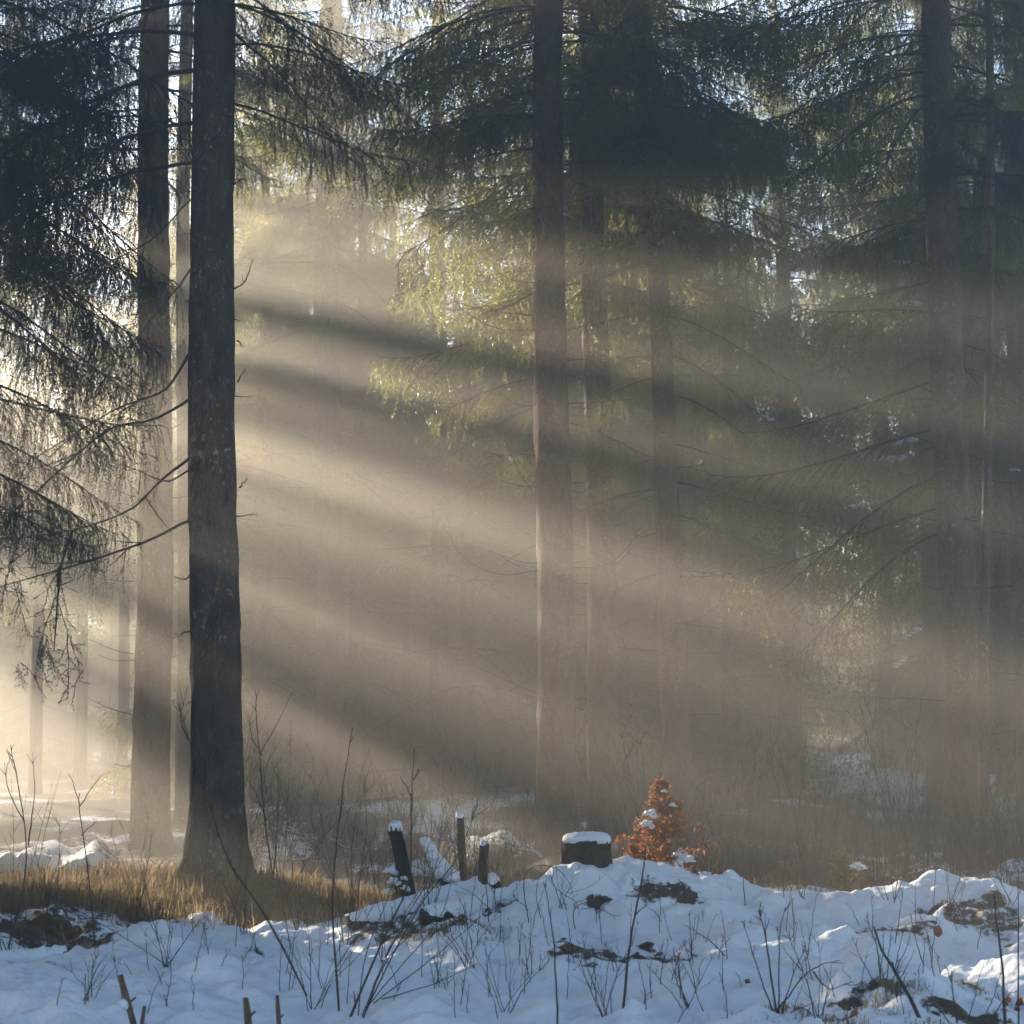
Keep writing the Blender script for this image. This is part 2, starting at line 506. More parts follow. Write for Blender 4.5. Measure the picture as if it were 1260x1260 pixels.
def blob(mb, c, r, n=14, mi=0, amp=.25, sq=(1, 1, 1)):
    """lumpy rounded blob"""
    th = np.linspace(0, math.pi, n); ph = np.arange(2 * n) * TAU / (2 * n)
    T, Ph = np.meshgrid(th, ph, indexing='ij')
    dv = np.stack([np.sin(T) * np.cos(Ph), np.sin(T) * np.sin(Ph), np.cos(T)], -1)
    s = rng.uniform(0, 50)
    k = np.array([[mnoise.noise(Vector(v * 1.6 + s)) + .5 * mnoise.noise(Vector(v * 4 + s)) for v in row] for row in dv])
    V = c + dv * (1 + amp * k)[..., None] * r * np.array(sq)
    i, j = np.meshgrid(np.arange(n - 1), np.arange(2 * n), indexing='ij')
    j2 = (j + 1) % (2 * n); k2 = 2 * n
    mb.add(V, np.stack([i * k2 + j, (i + 1) * k2 + j, (i + 1) * k2 + j2, i * k2 + j2], -1).reshape(-1, 4), mi)

# ------------------------------------------------------------------ trees
def trunk_mesh(base, dirv, H, r0, r_ref, h_ref, sides=28, step=.22, name='trunk', m=BARK, flare=.55):
    """tapering trunk from the ground up in the tree's own coordinates; radius r0 at 1 m, r_ref at h_ref"""
    n = int(H / step)
    h = np.concatenate([[-.35, -.1, .05, .15, .28, .42, .6, .8], np.linspace(1.0, H, n)])
    r = np.interp(h, [-.4, 1.0, h_ref, H], [r0 * 1.02, r0, r_ref, .02])
    th = np.arange(sides) * TAU / sides
    sd = rng.uniform(0, 100)
    fl = flare * np.exp(-np.clip(h + .1, 0, 9) / .36)
    lob = 1 + .5 * np.cos(th * 5 + sd) + .3 * np.cos(th * 3 + 2 * sd)
    Hh, Th = np.meshgrid(h, th, indexing='ij')
    rr = r[:, None] * (1 + fl[:, None] * lob[None] * .6)
    rr = rr * (1 + ( .045 * fbm(Th * 3, Hh * 2.2, 1.0, sd % 7, 3)) + .03 * rng.standard_normal(rr.shape))
    wob = np.stack([.04 * np.sin(h * .45 + sd), .04 * np.cos(h * .37 + sd)], -1) * sst(0, 4, h)[:, None]
    cx = dirv[0] / dirv[2] * h + wob[:, 0]; cyy = dirv[1] / dirv[2] * h + wob[:, 1]
    V = np.stack([cx[:, None] + rr * np.cos(Th), cyy[:, None] + rr * np.sin(Th), Hh + 0 * rr], -1)
    i, j = np.meshgrid(np.arange(len(h) - 1), np.arange(sides), indexing='ij')
    j2 = (j + 1) % sides
    mb = MB()
    mb.add(V, np.stack([i * sides + j, i * sides + j2, (i + 1) * sides + j2, (i + 1) * sides + j], -1).reshape(-1, 4))
    return mb.mesh(name, m)

class Tree:
    def __init__(self, label, d, xb, xt, wb, wt, H=20.4, group='tall spruces in the mist', name='spruce_tree', m=BARK, flare=.85, cat='tree'):
        """xb: photo x at the base, xt: photo x where the trunk leaves the frame at the top; wb, wt: widths in photo pixels"""
        g = on_ground(xb, d)
        top = P(xt, 0, d)
        top[1] = g[1] + (top[1] - g[1]) * .35
        k = (g[1]) / (d * math.cos(PITCH))
        dv = top - g
        dv[0] = (xt - 630) / F * (d) * (top[1] / P(xt, 0, d)[1]) - g[0]
        dv[1] *= .0
        self.base, self.dir, self.d, self.H = g, dv / dv[2], d, H
        self.e = empty(name, g, label, cat, group)
        r0 = wb / F * d / 2; rt = wt / F * d / 2
        self.r0, self.rt, self.hr = r0, rt, dv[2]
        link('trunk', trunk_mesh(g, self.dir, H, r0, rt, dv[2], m=m, flare=flare), self.e)
    def axis(self, h): return self.base + self.dir * h
    def radius(self, h): return float(np.interp(h, [0, self.hr, self.H], [self.r0, self.rt, .02]))
    def h_at(self, py): return (916 - py) / F * self.d + CAM[2] - self.base[2]
    def bough(self, h, az, L, pitch=0., roll=0., pool=None, name='bough'):
        pool = pool or BOUGHS
        o = link(name, pool[rng.integers(len(pool))], self.e)
        o.location = Vector(self.dir * h) + Vector((math.cos(az), math.sin(az), 0)) * self.radius(h) * .6
        o.rotation_euler = (roll, -pitch, az)
        k = L / 3.0
        o.scale = (k, k * rng.uniform(.9, 1.2), k * rng.uniform(.85, 1.1))
        return o
    def crown(self, h0, Lmax, n_wh=.6, per=4, pool=None, top=None, az_lim=None, thin=1.0):
        h = h0; top = top or self.H - .6; cnt = 0
        while h < top and cnt < 88:
            f = (h - h0) / (self.H - h0)
            L = Lmax * (.75 + .25 * min(1, f * 6)) * max(.10, (1 - f)) ** .5
            k = per if f > .2 else max(2, per - 2)
            a0 = rng.uniform(0, TAU)
            for q in range(k):
                az = a0 + q * TAU / k + rng.normal(0, .25)
                if az_lim is not None and rng.random() < az_lim(az): continue
                self.bough(h + rng.uniform(-.2, .2), az, L * rng.uniform(.7, 1.2), rng.normal(-.08 + .3 * f, .12), rng.normal(0, .15), pool)
                cnt += 1
            h += n_wh * rng.uniform(.75, 1.25)
    def dead(self, polys, r=.011, d_off=0.0, twigs=2, name='dead_branch'):
        for pl in polys:
            bend = rng.normal(0, .03) + d_off
            pts = smooth_line([P(px, py, self.d * (1 + 0 * k)) - self.base + np.array([0, bend * k * 1.0, 0]) for k, (px, py) in enumerate(pl)], 14)
            pts += np.cumsum(rng.normal(0, .004, pts.shape), axis=0)
            mb = MB()
            mb.tube(pts, np.linspace(r, r * .3, 14), 5)
            for q in range(twigs):
                k = rng.integers(4, 12)
                d0 = unit(pts[k + 1] - pts[k] + rng.normal(0, .5, 3) * np.linalg.norm(pts[k + 1] - pts[k]) * 1.3)
                ln = np.linalg.norm(pts[-1] - pts[0]) * rng.uniform(.1, .28)
                tp = np.array([pts[k] + d0 * ln * s + np.array([0, 0, .12 * ln * s * s]) for s in np.linspace(0, 1, 5)])
                mb.tube(tp, np.linspace(r * .45, r * .2, 5), 4)
            link(name, mb.mesh(name, TWIG), self.e)
    def stubs(self, n, h0, h1, lmin=.25, lmax=1.1):
        """short dead side branches, curving upwards"""
        for q in range(n):
            h = rng.uniform(h0, h1); az = rng.uniform(0, TAU); L = rng.uniform(lmin, lmax) * (1 if rng.random() < .7 else .3)
            if rng.random() < .6: az = rng.choice([0, math.pi]) + rng.normal(0, .5)
            o = np.array([math.cos(az), math.sin(az), 0])
            s = np.linspace(0, 1, 9)
            up = rng.uniform(-.25, .45); dn = rng.uniform(-.15, .1)
            pts = self.dir * h + o * (self.radius(h) * .7 + L * s)[:, None] + np.array([0, 0, 1.]) * (L * (dn * s + up * s ** 2.2))[:, None]
            pts += np.cumsum(rng.normal(0, .006, pts.shape), axis=0)
            mb = MB(); mb.tube(pts, np.linspace(.010, .003, 9) * (.7 + .4 * L), 4)
            for e in range(rng.integers(0, 3)):
                k = rng.integers(3, 8); dd = unit(o + rng.normal(0, .6, 3)); ln = L * rng.uniform(.12, .35)
                mb.tube(np.array([pts[k], pts[k] + dd * ln * .5, pts[k] + dd * ln + np.array([0, 0, .05 * ln])]), [.005, .004, .002], 4)
            link('dead_branch', mb.mesh('dead_branch', TWIG), self.e)
    def snow(self, px, py, wpx, dd=0.0, rot=0.0):
        c = P(px, py, self.d + dd) - self.base
        w_ = wpx / F * self.d / 2
        mb = MB(); s = np.linspace(-1, 1, 4)
        for k in s:
            blob(mb, c + np.array([k * w_ * .8 * math.cos(rot), rng.normal(0, .05), k * w_ * .8 * math.sin(rot)]), w_ * rng.uniform(.3, .5), 9, 0, .6, (1, .9, .38))
        link('snow_clump', mb.mesh('snow_clump', SNOW), self.e)

away = lambda az: .75 if math.sin(az) < -.2 else 0.0        # fewer boughs towards the camera

# the big spruces in front
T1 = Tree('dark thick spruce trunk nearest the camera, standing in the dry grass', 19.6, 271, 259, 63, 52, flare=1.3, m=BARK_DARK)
T1.stubs(12, 2.2, 8, .08, .3)
T1.crown(8.6, 3.0, .6, 5, BOUGHS_DARK)
T1.dead([[(236, 562), (200, 590), (160, 628), (92, 652), (0, 662)], [(237, 638), (170, 668), (75, 697), (-10, 720)],
         [(90, 654), (75, 690), (66, 740), (58, 800)], [(236, 490), (190, 515), (130, 530), (60, 590), (10, 630)],
         [(235, 432), (200, 478), (140, 500), (40, 560)]], .016, .05, 3)
T1.dead([[(237, 575), (205, 592), (170, 580), (130, 572)], [(238, 705), (225, 712), (212, 708)], [(238, 775), (225, 784), (212, 792)],
         [(234, 245), (180, 300), (100, 340), (20, 370)], [(236, 330), (200, 380), (140, 450), (60, 500)], [(287, 228), (296, 222), (300, 218)], [(288, 355), (305, 345), (318, 318)], [(292, 420), (300, 428)],
         [(292, 470), (300, 452)], [(294, 600), (302, 588)], [(238, 860), (228, 868)]], .010, 0, 1)
# hanging live sprays on the long drooping branches
for pl, n in [([(150, 632), (92, 652), (20, 662)], 9), ([(90, 690), (40, 708), (0, 718)], 6), ([(75, 690), (66, 740), (58, 790)], 9), ([(150, 520), (90, 565), (20, 625)], 12),
              ([(170, 495), (110, 515), (40, 560)], 12), ([(150, 320), (100, 340), (20, 370)], 14), ([(180, 410), (130, 455), (60, 500)], 14), ([(60, 790), (30, 810), (10, 830)], 7), ([(70, 760), (95, 800), (105, 830)], 4)]:
    ln = smooth_line([P(px, py, T1.d + .12) for px, py in pl], 30)
    for q in range(n):
        p = ln[int(rng.integers(0, 30))]
        o = link('spray', SPRAYS[rng.integers(3)], T1.e, p - T1.base)
        o.rotation_euler = (rng.normal(0, .35), rng.normal(0, .35), rng.uniform(0, TAU))
        o.scale = (1, 1, 1) * np.array(rng.uniform(.5, 1.0))
for h, az, L in [(T1.h_at(60), 2.9, 3.4), (T1.h_at(130), 3.3, 3.2), (T1.h_at(180), 2.7, 2.8), (T1.h_at(20), 3.6, 3.2), (T1.h_at(100), .5, 2.2), (T1.h_at(30), -.3, 2.2), (T1.h_at(-30), .1, 2.6)]:
    T1.bough(h, az, L, rng.normal(-.1, .1), 0, BOUGHS_DARK)

T2 = Tree('hazy pale brown spruce trunk with short dead twigs, left of dark front trunk', 30, 187, 188, 46, 37, m=BARK_RED, flare=.35)
T2.crown(T2.h_at(230), 2.8, .6, 5, BOUGHS_DARK, az_lim=away)
T2.dead([[(168, 623), (140, 618), (107, 614)], [(168, 612), (140, 605), (115, 600)], [(166, 715), (130, 712), (88, 701)], [(166, 712), (158, 700), (156, 688)], [(165, 805), (140, 800), (110, 786)],
         [(165, 812), (142, 812), (120, 806)], [(164, 880), (135, 872), (106, 858)], [(164, 945), (150, 943), (137, 941)], [(210, 612), (225, 611), (236, 609)], [(210, 720), (222, 716), (236, 714)],
         [(210, 810), (222, 806), (230, 802)], [(211, 528), (225, 520), (236, 515)], [(210, 690), (213, 680), (217, 676)], [(168, 570), (150, 575), (130, 572)]], .009, 0, 2)
T2.stubs(14, 7, 13, .4, 1.2)

T3 = Tree('faint spruce trunk fading into bright mist, right of the dark front trunk', 43, 405, 402, 34, 32, flare=.3)
T3.crown(T3.h_at(400), 3.4, .6, 5); T3.stubs(10, 3, 10)
T4 = Tree('thick spruce trunk in the middle of the clearing behind the snow capped stump', 29, 684, 676, 48, 37, m=BARK_RED)
T4.crown(T4.h_at(210), 3.2, .55, 5, BOUGHS_DARK, az_lim=away)
T4.dead([[(661, 702), (620, 708), (575, 690), (545, 648)], [(661, 693), (635, 691), (604, 679)], [(640, 697), (625, 690), (618, 684)], [(705, 699), (745, 694), (775, 670), (790, 643)],
         [(661, 600), (632, 596), (601, 583)], [(655, 603), (640, 580), (624, 540)], [(660, 500), (635, 498), (612, 483)], [(660, 405), (615, 405), (570, 380), (552, 350)],
         [(703, 595), (720, 594), (732, 588)], [(703, 502), (730, 502), (742, 496)], [(660, 348), (630, 342), (594, 317)], [(704, 604), (715, 606), (722, 604)], [(700, 350), (715, 350), (722, 338)]], .0085, 0, 1)
T4.stubs(10, 6.5, 10, .4, 1.3)
T5 = Tree('hazy spruce trunk just right of and behind the thick middle trunk', 31, 743, 727, 40, 27, flare=.3)
T5.crown(T5.h_at(330), 3.4, .55, 5); T5.stubs(16, 3.5, 10, .4, 1.5)
T5.dead([[(748, 538), (775, 550), (800, 573)], [(749, 613), (775, 612), (800, 600)]], .012)
T6 = Tree('slim spruce leaning to the left behind the rusty beech sapling', 30, 838, 795, 35, 21, flare=.35)
T6.crown(T6.h_at(300), 3.3, .55, 5); T6.stubs(14, 3, 9, .4, 1.4)
for py, az, L in [(430, .1, 2.3), (480, -.4, 2.2), (540, .3, 2.4), (590, -.15, 2.5), (630, .2, 1.9), (380, -.3, 2.4), (330, .25, 2.3), (460, 3.4, 1.7), (560, 2.9, 1.5)]:
    T6.bough(T6.h_at(py), az, L, -.25, 0)
T6.dead([[(838, 922), (760, 890), (660, 855), (568, 815)]], .010, -.1, 2)
T7 = Tree('sturdy straight spruce trunk on the right, tallest trunk over the brush', 26, 1190, 1157, 46, 37)
T7.crown(T7.h_at(240), 3.0, .5, 5, BOUGHS_DARK, az_lim=away)
T7.stubs(8, 2, 6, .2, .6)
T7.dead([[(1148, 490), (1135, 490), (1122, 488)], [(1148, 482), (1135, 476), (1124, 470)], [(1153, 640), (1135, 636), (1121, 631)], [(1187, 638), (1205, 637), (1228, 632)], [(1189, 724), (1220, 722), (1248, 718)],
         [(1140, 268), (1120, 265), (1100, 256)], [(1156, 725), (1148, 724), (1140, 723)], [(1186, 640), (1200, 641), (1212, 636)]], .010, 0, 1)
T7.stubs(6, 5, 9, .3, .9)
for h, az, L in [(T7.h_at(60), 3.4, 2.0), (T7.h_at(20), 2.8, 2.2), (T7.h_at(90), .2, 1.8), (T7.h_at(180), .4, 1.7), (T7.h_at(130), -.5, 2.0)]:
    T7.bough(h, az, L, -.1, 0, BOUGHS_DARK)
T8 = Tree('thin pole like young spruce close beside the sturdy trunk on the right', 24.5, 1206, 1224, 13, 9, H=12, flare=.2)
T8.dead([[(1215, 483), (1235, 490), (1252, 500)], [(1210, 660), (1225, 663), (1240, 661)], [(1210, 722), (1230, 724), (1250, 718)], [(1213, 660), (1200, 650), (1190, 640)], [(1208, 795), (1222, 810), (1238, 815)], [(1210, 790), (1200, 800), (1195, 797)],
         [(1216, 400), (1200, 390), (1185, 392)], [(1217, 410), (1235, 405), (1250, 400)]], .006, 0, 1)
T8.crown(7.4, 1.1, .5, 3, BOUGHS_DARK)
T9 = Tree('hazy narrow trunk directly behind the sturdy right trunk', 40, 1152, 1136, 26, 12, flare=.3)
T9.crown(T9.h_at(480), 3.3, .6, 5); T9.stubs(12, 3, 9, .4, 1.6)

for tr, a0, spots in ((T2, 0, (-40, 0, 40, 85)), (T2, math.pi, (-30, 20, 70, 120, 170)), (T7, math.pi, (-30, 20, 60, 100)), (T7, 0, (0, 60, 120)), (T9, math.pi, (-40, 0, 40, 75, 110, 150, 190, 230)), (T6, 0, (-30, 10, 60, 110, 160, 210)), (T4, math.pi, (-20, 30, 80, 130, 170)), (T4, 0, (-10, 50, 110))):
    for py in spots:
        tr.bough(tr.h_at(py + rng.uniform(-12, 12)), a0 + rng.normal(0, .35), rng.uniform(2.6, 3.4), rng.normal(-.1, .1), 0)

# spruces further into the mist
mid = 'spruces further back in the mist'
def back_tree(label, d, xb, xt, wb, wt, y0, Lmax, per=5, H=20.0, pool=None, stub=6, wh=.6):
    q = Tree(label, d, xb, xt, wb, wt, H, mid, flare=.3)
    q.crown(max(2.2, q.h_at(y0)), Lmax, wh, per, pool)
    q.stubs(stub, 2, max(3, q.h_at(y0)), .4, 1.6)
    return q
B1 = back_tree('thin sunlit edged trunk squeezed between the two left trunks', 36, 227, 224, 20, 16, 200, 2.0, per=3)
B2 = back_tree('faint trunk with hanging boughs halfway between the faint left trunk and thick middle trunk', 46, 541, 538, 24, 18, 640, 3.4)
B3 = back_tree('misty spruce with sagging boughs hidden behind the thick middle trunk', 31, 687, 678, 15, 12, 560, 3.0, per=4, wh=.7)
B4 = back_tree('spruce with golden drooping boughs behind the slim leaning trunk', 37, 838, 797, 16, 12, 690, 3.0, per=4, wh=.7)
B5 = back_tree('spruce with a narrow trunk behind the lowest golden bough', 48, 978, 958, 22, 14, 620, 3.8)
B6 = back_tree('spruce behind the sturdy right trunk with the lowest drooping bough', 28, 1188, 1158, 15, 12, 640, 2.8, per=4, wh=.7)
B7 = back_tree('dim spruce at the right edge with dark boughs above the thin pole', 33, 1262, 1262, 24, 18, 430, 2.6, pool=BOUGHS_DARK)
B8 = back_tree('spruce with dense crown high between the faint left trunk and the dark front trunk', 46, 330, 325, 13, 11, 380, 3.4)
B9 = back_tree('dim spruce seen between the two trunks right of the middle', 52, 775, 770, 22, 17, 560, 3.6)
B10 = back_tree('spruce with a light crown above the snowy hillside on the right', 56, 1088, 1090, 16, 12, 560, 4.0)
B11 = back_tree('spruce whose crown fills the upper left corner', 34, -40, -40, 24, 20, 330, 3.4)
for k, (px, d, y0) in enumerate([(398, 52, 430), (480, 58, 560), (838, 56, 600), (1150, 50, 560), (300, 56, 430)]):
    back_tree('misty spruce in the middle rows, its trunk almost lost in the haze', d, px, px + rng.uniform(-8, 8), 11, 9, y0, 3.2, per=4, wh=.75)
for az, L, py in [(2.95, 3.6, 560), (3.3, 3.4, 620), (3.1, 3.5, 660), (2.8, 3.2, 500), (3.2, 3.0, 690)]:
    B6.bough(B6.h_at(py - 40), az, L, -.30, 0)
for px, py, wd, rt in [(1118, 373, 30, .05), (1112, 395, 20, .1), (1108, 322, 20, 0), (990, 306, 26, -.5), (1110, 543, 34, .25), (1095, 565, 40, .15), (1120, 640, 16, 0), (1115, 695, 20, 0), (1120, 780, 24, .6), (1108, 815, 20, .8)]:
    (B6 if px > 1050 else B5).snow(px, py, wd, 1.2, rt)
for px, py, wd, rt in [(938, 512, 24, -.5), (1055, 622, 24, .2), (912, 146, 14, 0), (500, 412, 14, 0), (870, 372, 14, -.2), (885, 398, 12, 0)]:
    (B4 if px > 700 else B2).snow(px, py, wd, 0, rt)
T4.snow(705, 70, 16, .5); T5.snow(768, 2, 24, 0)
B7.snow(1232, 520, 12); B7.snow(1250, 578, 14); B7.snow(1215, 595, 12)

# dark spruce outside the left edge whose boughs hang into the frame
TL = Tree('dark spruce at the left edge whose boughs hang down into the frame', 21.0, -85, -85, 55, 46, 19.5, 'tall spruces in the mist')
TL.crown(TL.h_at(620), 2.6, .55, 5, BOUGHS_DARK)
for py, az, L in [(560, .0, 2.2), (600, -.3, 2.0), (520, .35, 2.3), (450, .1, 2.5), (380, -.2, 2.5), (330, .3, 2.6), (260, 0, 2.8), (200, .2, 2.8), (150, -.2, 2.8), (90, 0.1, 2.8), (30, -.1, 2.9), (120, .4, 3.0), (60, -.3, 3.0), (0, .25, 3.0), (175, -.1, 2.9), (230, .45, 2.8), (-40, 0, 3.2)]:
    TL.bough(TL.h_at(py), az, L, rng.normal(-.25, .1), 0, BOUGHS_DARK)

# far rows: trunk + one crown mesh per tree, crowns shared by a few kinds
def far_crown(H, h0, Lmax, wh=.75, per=5):
    mb = MB()
    src = [make_bough(3.0, dr, 1.1, .75, .055, .016, .06) for dr in (.3, .45, .55)]
    src = [(np.concatenate(s.v), np.concatenate(s.f3), np.concatenate(s.f4), np.concatenate(s.m3), np.concatenate(s.m4)) for s in src]
    h = h0
    while h < H - .4:
        f = (h - h0) / (H - h0); L = Lmax * max(.1, 1 - f) ** .8
        for q in range(per):
            az = rng.uniform(0, TAU); k = L * rng.uniform(.75, 1.2) / 3
            V, f3, f4, m3, m4 = src[rng.integers(3)]
            M = np.array(Matrix.Rotation(az, 3, 'Z') @ Matrix.Rotation(rng.normal(.05 - .3 * f, .12), 3, 'Y'))
            W = (V * k) @ M.T + np.array([0, 0, h])
            n0 = mb.n
            mb.v.append(W); mb.n += len(W); mb.f3.append(f3 + n0); mb.f4.append(f4 + n0); mb.m3.append(m3); mb.m4.append(m4)
        h += wh * rng.uniform(.75, 1.25)
    return mb.mesh('crown', [TWIG, NEEDLE])
FARCROWN = [far_crown(19.0, 6.5, 3.2, .65), far_crown(16.5, 1.2, 3.0, .7), far_crown(17, 2.4, 3.2, .7), far_crown(15, .7, 2.8, .65), far_crown(13, .5, 2.4, .6)]
FARTRUNK = [trunk_mesh(None, np.array([0, 0, 1.]), h_, .19, .12, 9, 12, .8, flare=.3) for h_ in (19.0, 16.5, 17, 15, 13)]
farspots = [(268, 44), (404, 47), (684, 43), (742, 46), (968, 46), (1178, 41), (1262, 38)]
farspots += [(1345, 36), (1420, 43), (1490, 34), (1560, 48), (1380, 54)]
farspots += [(px, random.uniform(64, 72)) for px in (285, 305, 330, 350, 410, 475, 540, 610, 670, 745, 800, 930, 1190)]
for k in range(64):
    px = -200 + 1660 * (k % 32 + .5) / 32 + random.uniform(-16, 16)
    d = random.uniform(52, 60) if k < 32 else random.uniform(62, 74)
    if 985 < px < 1135 or px < 170: d += 24
    farspots.append((px, d))
farspots += [(px, random.uniform(44, 50)) for px in (262, 318, 372, 440, 505, 575, 640, 705, 768, 838, 900, 1180, 1235, 1285)] + [(-75, 58), (-20, 62), (45, 57), (100, 63), (150, 58)]
farspots += [(345, 57), (362, 64), (318, 61), (300, 55), (420, 66), (450, 55), (130, 96), (30, 98)]
for k, (px, d) in enumerate(farspots):
    q = on_ground(px, d)
    e = empty('distant_spruce', q, 'distant full crowned spruce fading into the mist in the rearmost rows', 'tree', 'distant spruces at the back of the wood')
    v = 0 if (px < 200 and d < 75) or k < 7 else 1 + int(rng.integers(4))
    z = rng.uniform(0, TAU); s = rng.uniform(.95, 1.1)
    for nm, pool in (('trunk', FARTRUNK), ('crown', FARCROWN)):
        o = link(nm, pool[v], e); o.rotation_euler = (0, 0, z); o.scale = (s, s, s)

# ------------------------------------------------------------------ unseen boughs added towards the sun to shade the clearing and carve the beams
STRIPES = [(.34, 0), (.12, .03), (.11, .2), (.085, .2), (.075, .5), (.035, .55), (.025, .42), (-.02, .42), (-.03, .62), (-.06, .7), (-.07, .9), (-.09, .92), (-.097, .7), (-.103, .7), (-.11, .93), (-.12, .93), (-.13, .7), (-.145, .7), (-.155, 1), (-.185, 1), (-.195, .8), (-.203, .8), (-.213, 1), (-.243, 1),
           (-.256, .6), (-.276, .6), (-.288, 1), (-.312, 1), (-.32, .75), (-.327, .75), (-.337, .95), (-.345, .95), (-.36, .7), (-.40, .8), (-.44, .6), (-.50, .6), (-.52, 1), (-2, 1)]
def open_share(u, v):
    m = v / max(u, .1)
    if u < 6.2: return .10
    if u < 7.8: return .16
    p = float(np.interp(-m, [-a for a, _ in STRIPES], [b_ for _, b_ in STRIPES]))
    if -.5 < m < -.02: p *= 1 - .4 * max(0, min(1, (u - 20) / 4))
    if m < -.24 and u > 13.5: p *= .5
    elif m > -.02 and u > 19.5: p = .9 if m < .16 else .4
    return p
mb = MB()
sm = [make_bough(2.2, dr, 1.2, .42, .12, .055, .16) for dr in (.3, .5)]
sm = [(np.concatenate(s.v), np.concatenate(s.f3), np.concatenate(s.f4), np.concatenate(s.m3), np.concatenate(s.m4)) for s in sm]
nb = 0
for q in range(8600):
    uu = rng.uniform(-3.5, 28) if q > 3600 else rng.uniform(-3.5, 9.5)
    vv = rng.uniform(-10.5, max(5.5, .30 * uu))
    st = float(fbm(np.array([uu * .16]), np.array([vv / max(uu, .1) * 34]), 1.0, 4, 3)[0]) * .8 + .5
    if st < open_share(uu, vv): continue
    t_ = max(20, 2.65 * uu + 8) + rng.uniform(0, 9 if vv < .05 * uu else 3)
    c = CAM + uu * SU + vv * SV + t_ * S
    if c[2] < 1.0 or c[2] > 20.9: continue
    V, f3, f4, m3, m4 = sm[rng.integers(2)]
    M = np.array(Matrix.Rotation(rng.uniform(0, TAU), 3, 'Z') @ Matrix.Rotation(rng.normal(.0, .25), 3, 'Y'))
    W = ((V - np.array([1.0, 0, -.1])) * rng.uniform(.45, .7)) @ M.T + c
    n0 = mb.n
    mb.v.append(W); mb.n += len(W); mb.f3.append(f3 + n0); mb.f4.append(f4 + n0); mb.m3.append(m3); mb.m4.append(m4)
    nb += 1
for q in range(2300):  # more unseen boughs, added around and above the view to cut sky light
    ph, rr_ = R(rng.uniform(52, 300)), rng.uniform(11, 22)
    c = np.array([math.sin(ph) * rr_, math.cos(ph) * rr_, rng.uniform(3.5, 17.5)])
    if q > 900:
        y_ = rng.uniform(9, 36); z0 = .38 * y_ + 3.6
        c = np.array([rng.uniform(-16, 16), y_, rng.uniform(z0, max(z0 + 2, 19))])
    V, f3, f4, m3, m4 = sm[rng.integers(2)]
    M = np.array(Matrix.Rotation(rng.uniform(0, TAU), 3, 'Z') @ Matrix.Rotation(rng.normal(.0, .25), 3, 'Y'))
    W = ((V - np.array([1.0, 0, -.1])) * rng.uniform(.7, 1.1)) @ M.T + c
    n0 = mb.n
    mb.v.append(W); mb.n += len(W); mb.f3.append(f3 + n0); mb.f4.append(f4 + n0); mb.m3.append(m3); mb.m4.append(m4)
for ph in np.arange(60, 300, 24):
    c = np.array([math.sin(R(ph)) * 16, math.cos(R(ph)) * 16]); g = gz(*c)
    mb.tube(np.array([[c[0], c[1], g - .3], [c[0], c[1], 8], [c[0], c[1], 17.5]]), [.22, .17, .04], 8, 0)
for u in np.arange(4, 28, 2.6):
    t_ = 2.65 * u + 12
    c = CAM + u * SU + t_ * S
    g = gz(c[0], c[1])
    mb.tube(np.array([[c[0], c[1], g - .3], [c[0], c[1], 8], [c[0], c[1], 17.5]]), [.22, .17, .04], 8, 0)
print('wood boughs', nb, 'verts', mb.n)
tag(link('shade_boughs', mb.mesh('shade_boughs', [BARK, NEEDLE_DARK])), 'unseen spruce boughs and trunks added to shade the clearing and shape the beams', 'wood', kind='stuff')

# ------------------------------------------------------------------ undergrowth and things on the snow bank
def hit(px, py, d0=7.0, d1=60.0):
    """distance at which the view line through a photo position meets the ground"""
    ds = np.arange(d0, d1, .03)
    q = CAM + ds[:, None] * (FWD + (px - 630) / F * RGT + (630 - py) / F * UPV)
    below = q[:, 2] < ground_z(q[:, 0], q[:, 1])
    return float(ds[np.argmax(below)]) if below.any() else d1

def side_twigs(mb, pts, r, n, lmax, up=.25, k0=.25, sub=1):
    n_p = len(pts); tot = np.linalg.norm(pts[-1] - pts[0])
    for q in range(n):
        k = int(n_p * (k0 + (1 - k0) * rng.random() ** .8)); k = min(max(k, 1), n_p - 2)
        t0 = unit(pts[k + 1] - pts[k - 1])
        sd = unit(np.cross(t0, rng.standard_normal(3)))
        d0 = unit(t0 * rng.uniform(.5, 1.1) + sd * rng.uniform(.5, .9) + np.array([0, 0, up]))
        ln = lmax * rng.uniform(.35, 1.0) * (1.1 - .6 * k / n_p)
        tp = [pts[k]]
        for e in range(5):
            d0 = unit(d0 + rng.normal(0, .12, 3) + np.array([0, 0, .06])); tp.append(tp[-1] + d0 * ln / 5)
        tp = np.array(tp)
        mb.tube(tp, np.linspace(r * .5, r * .22, 6), 4)
        if sub and rng.random() < .65: side_twigs(mb, tp, r * .55, rng.integers(1, 3), ln * .5, up, .2, 0)

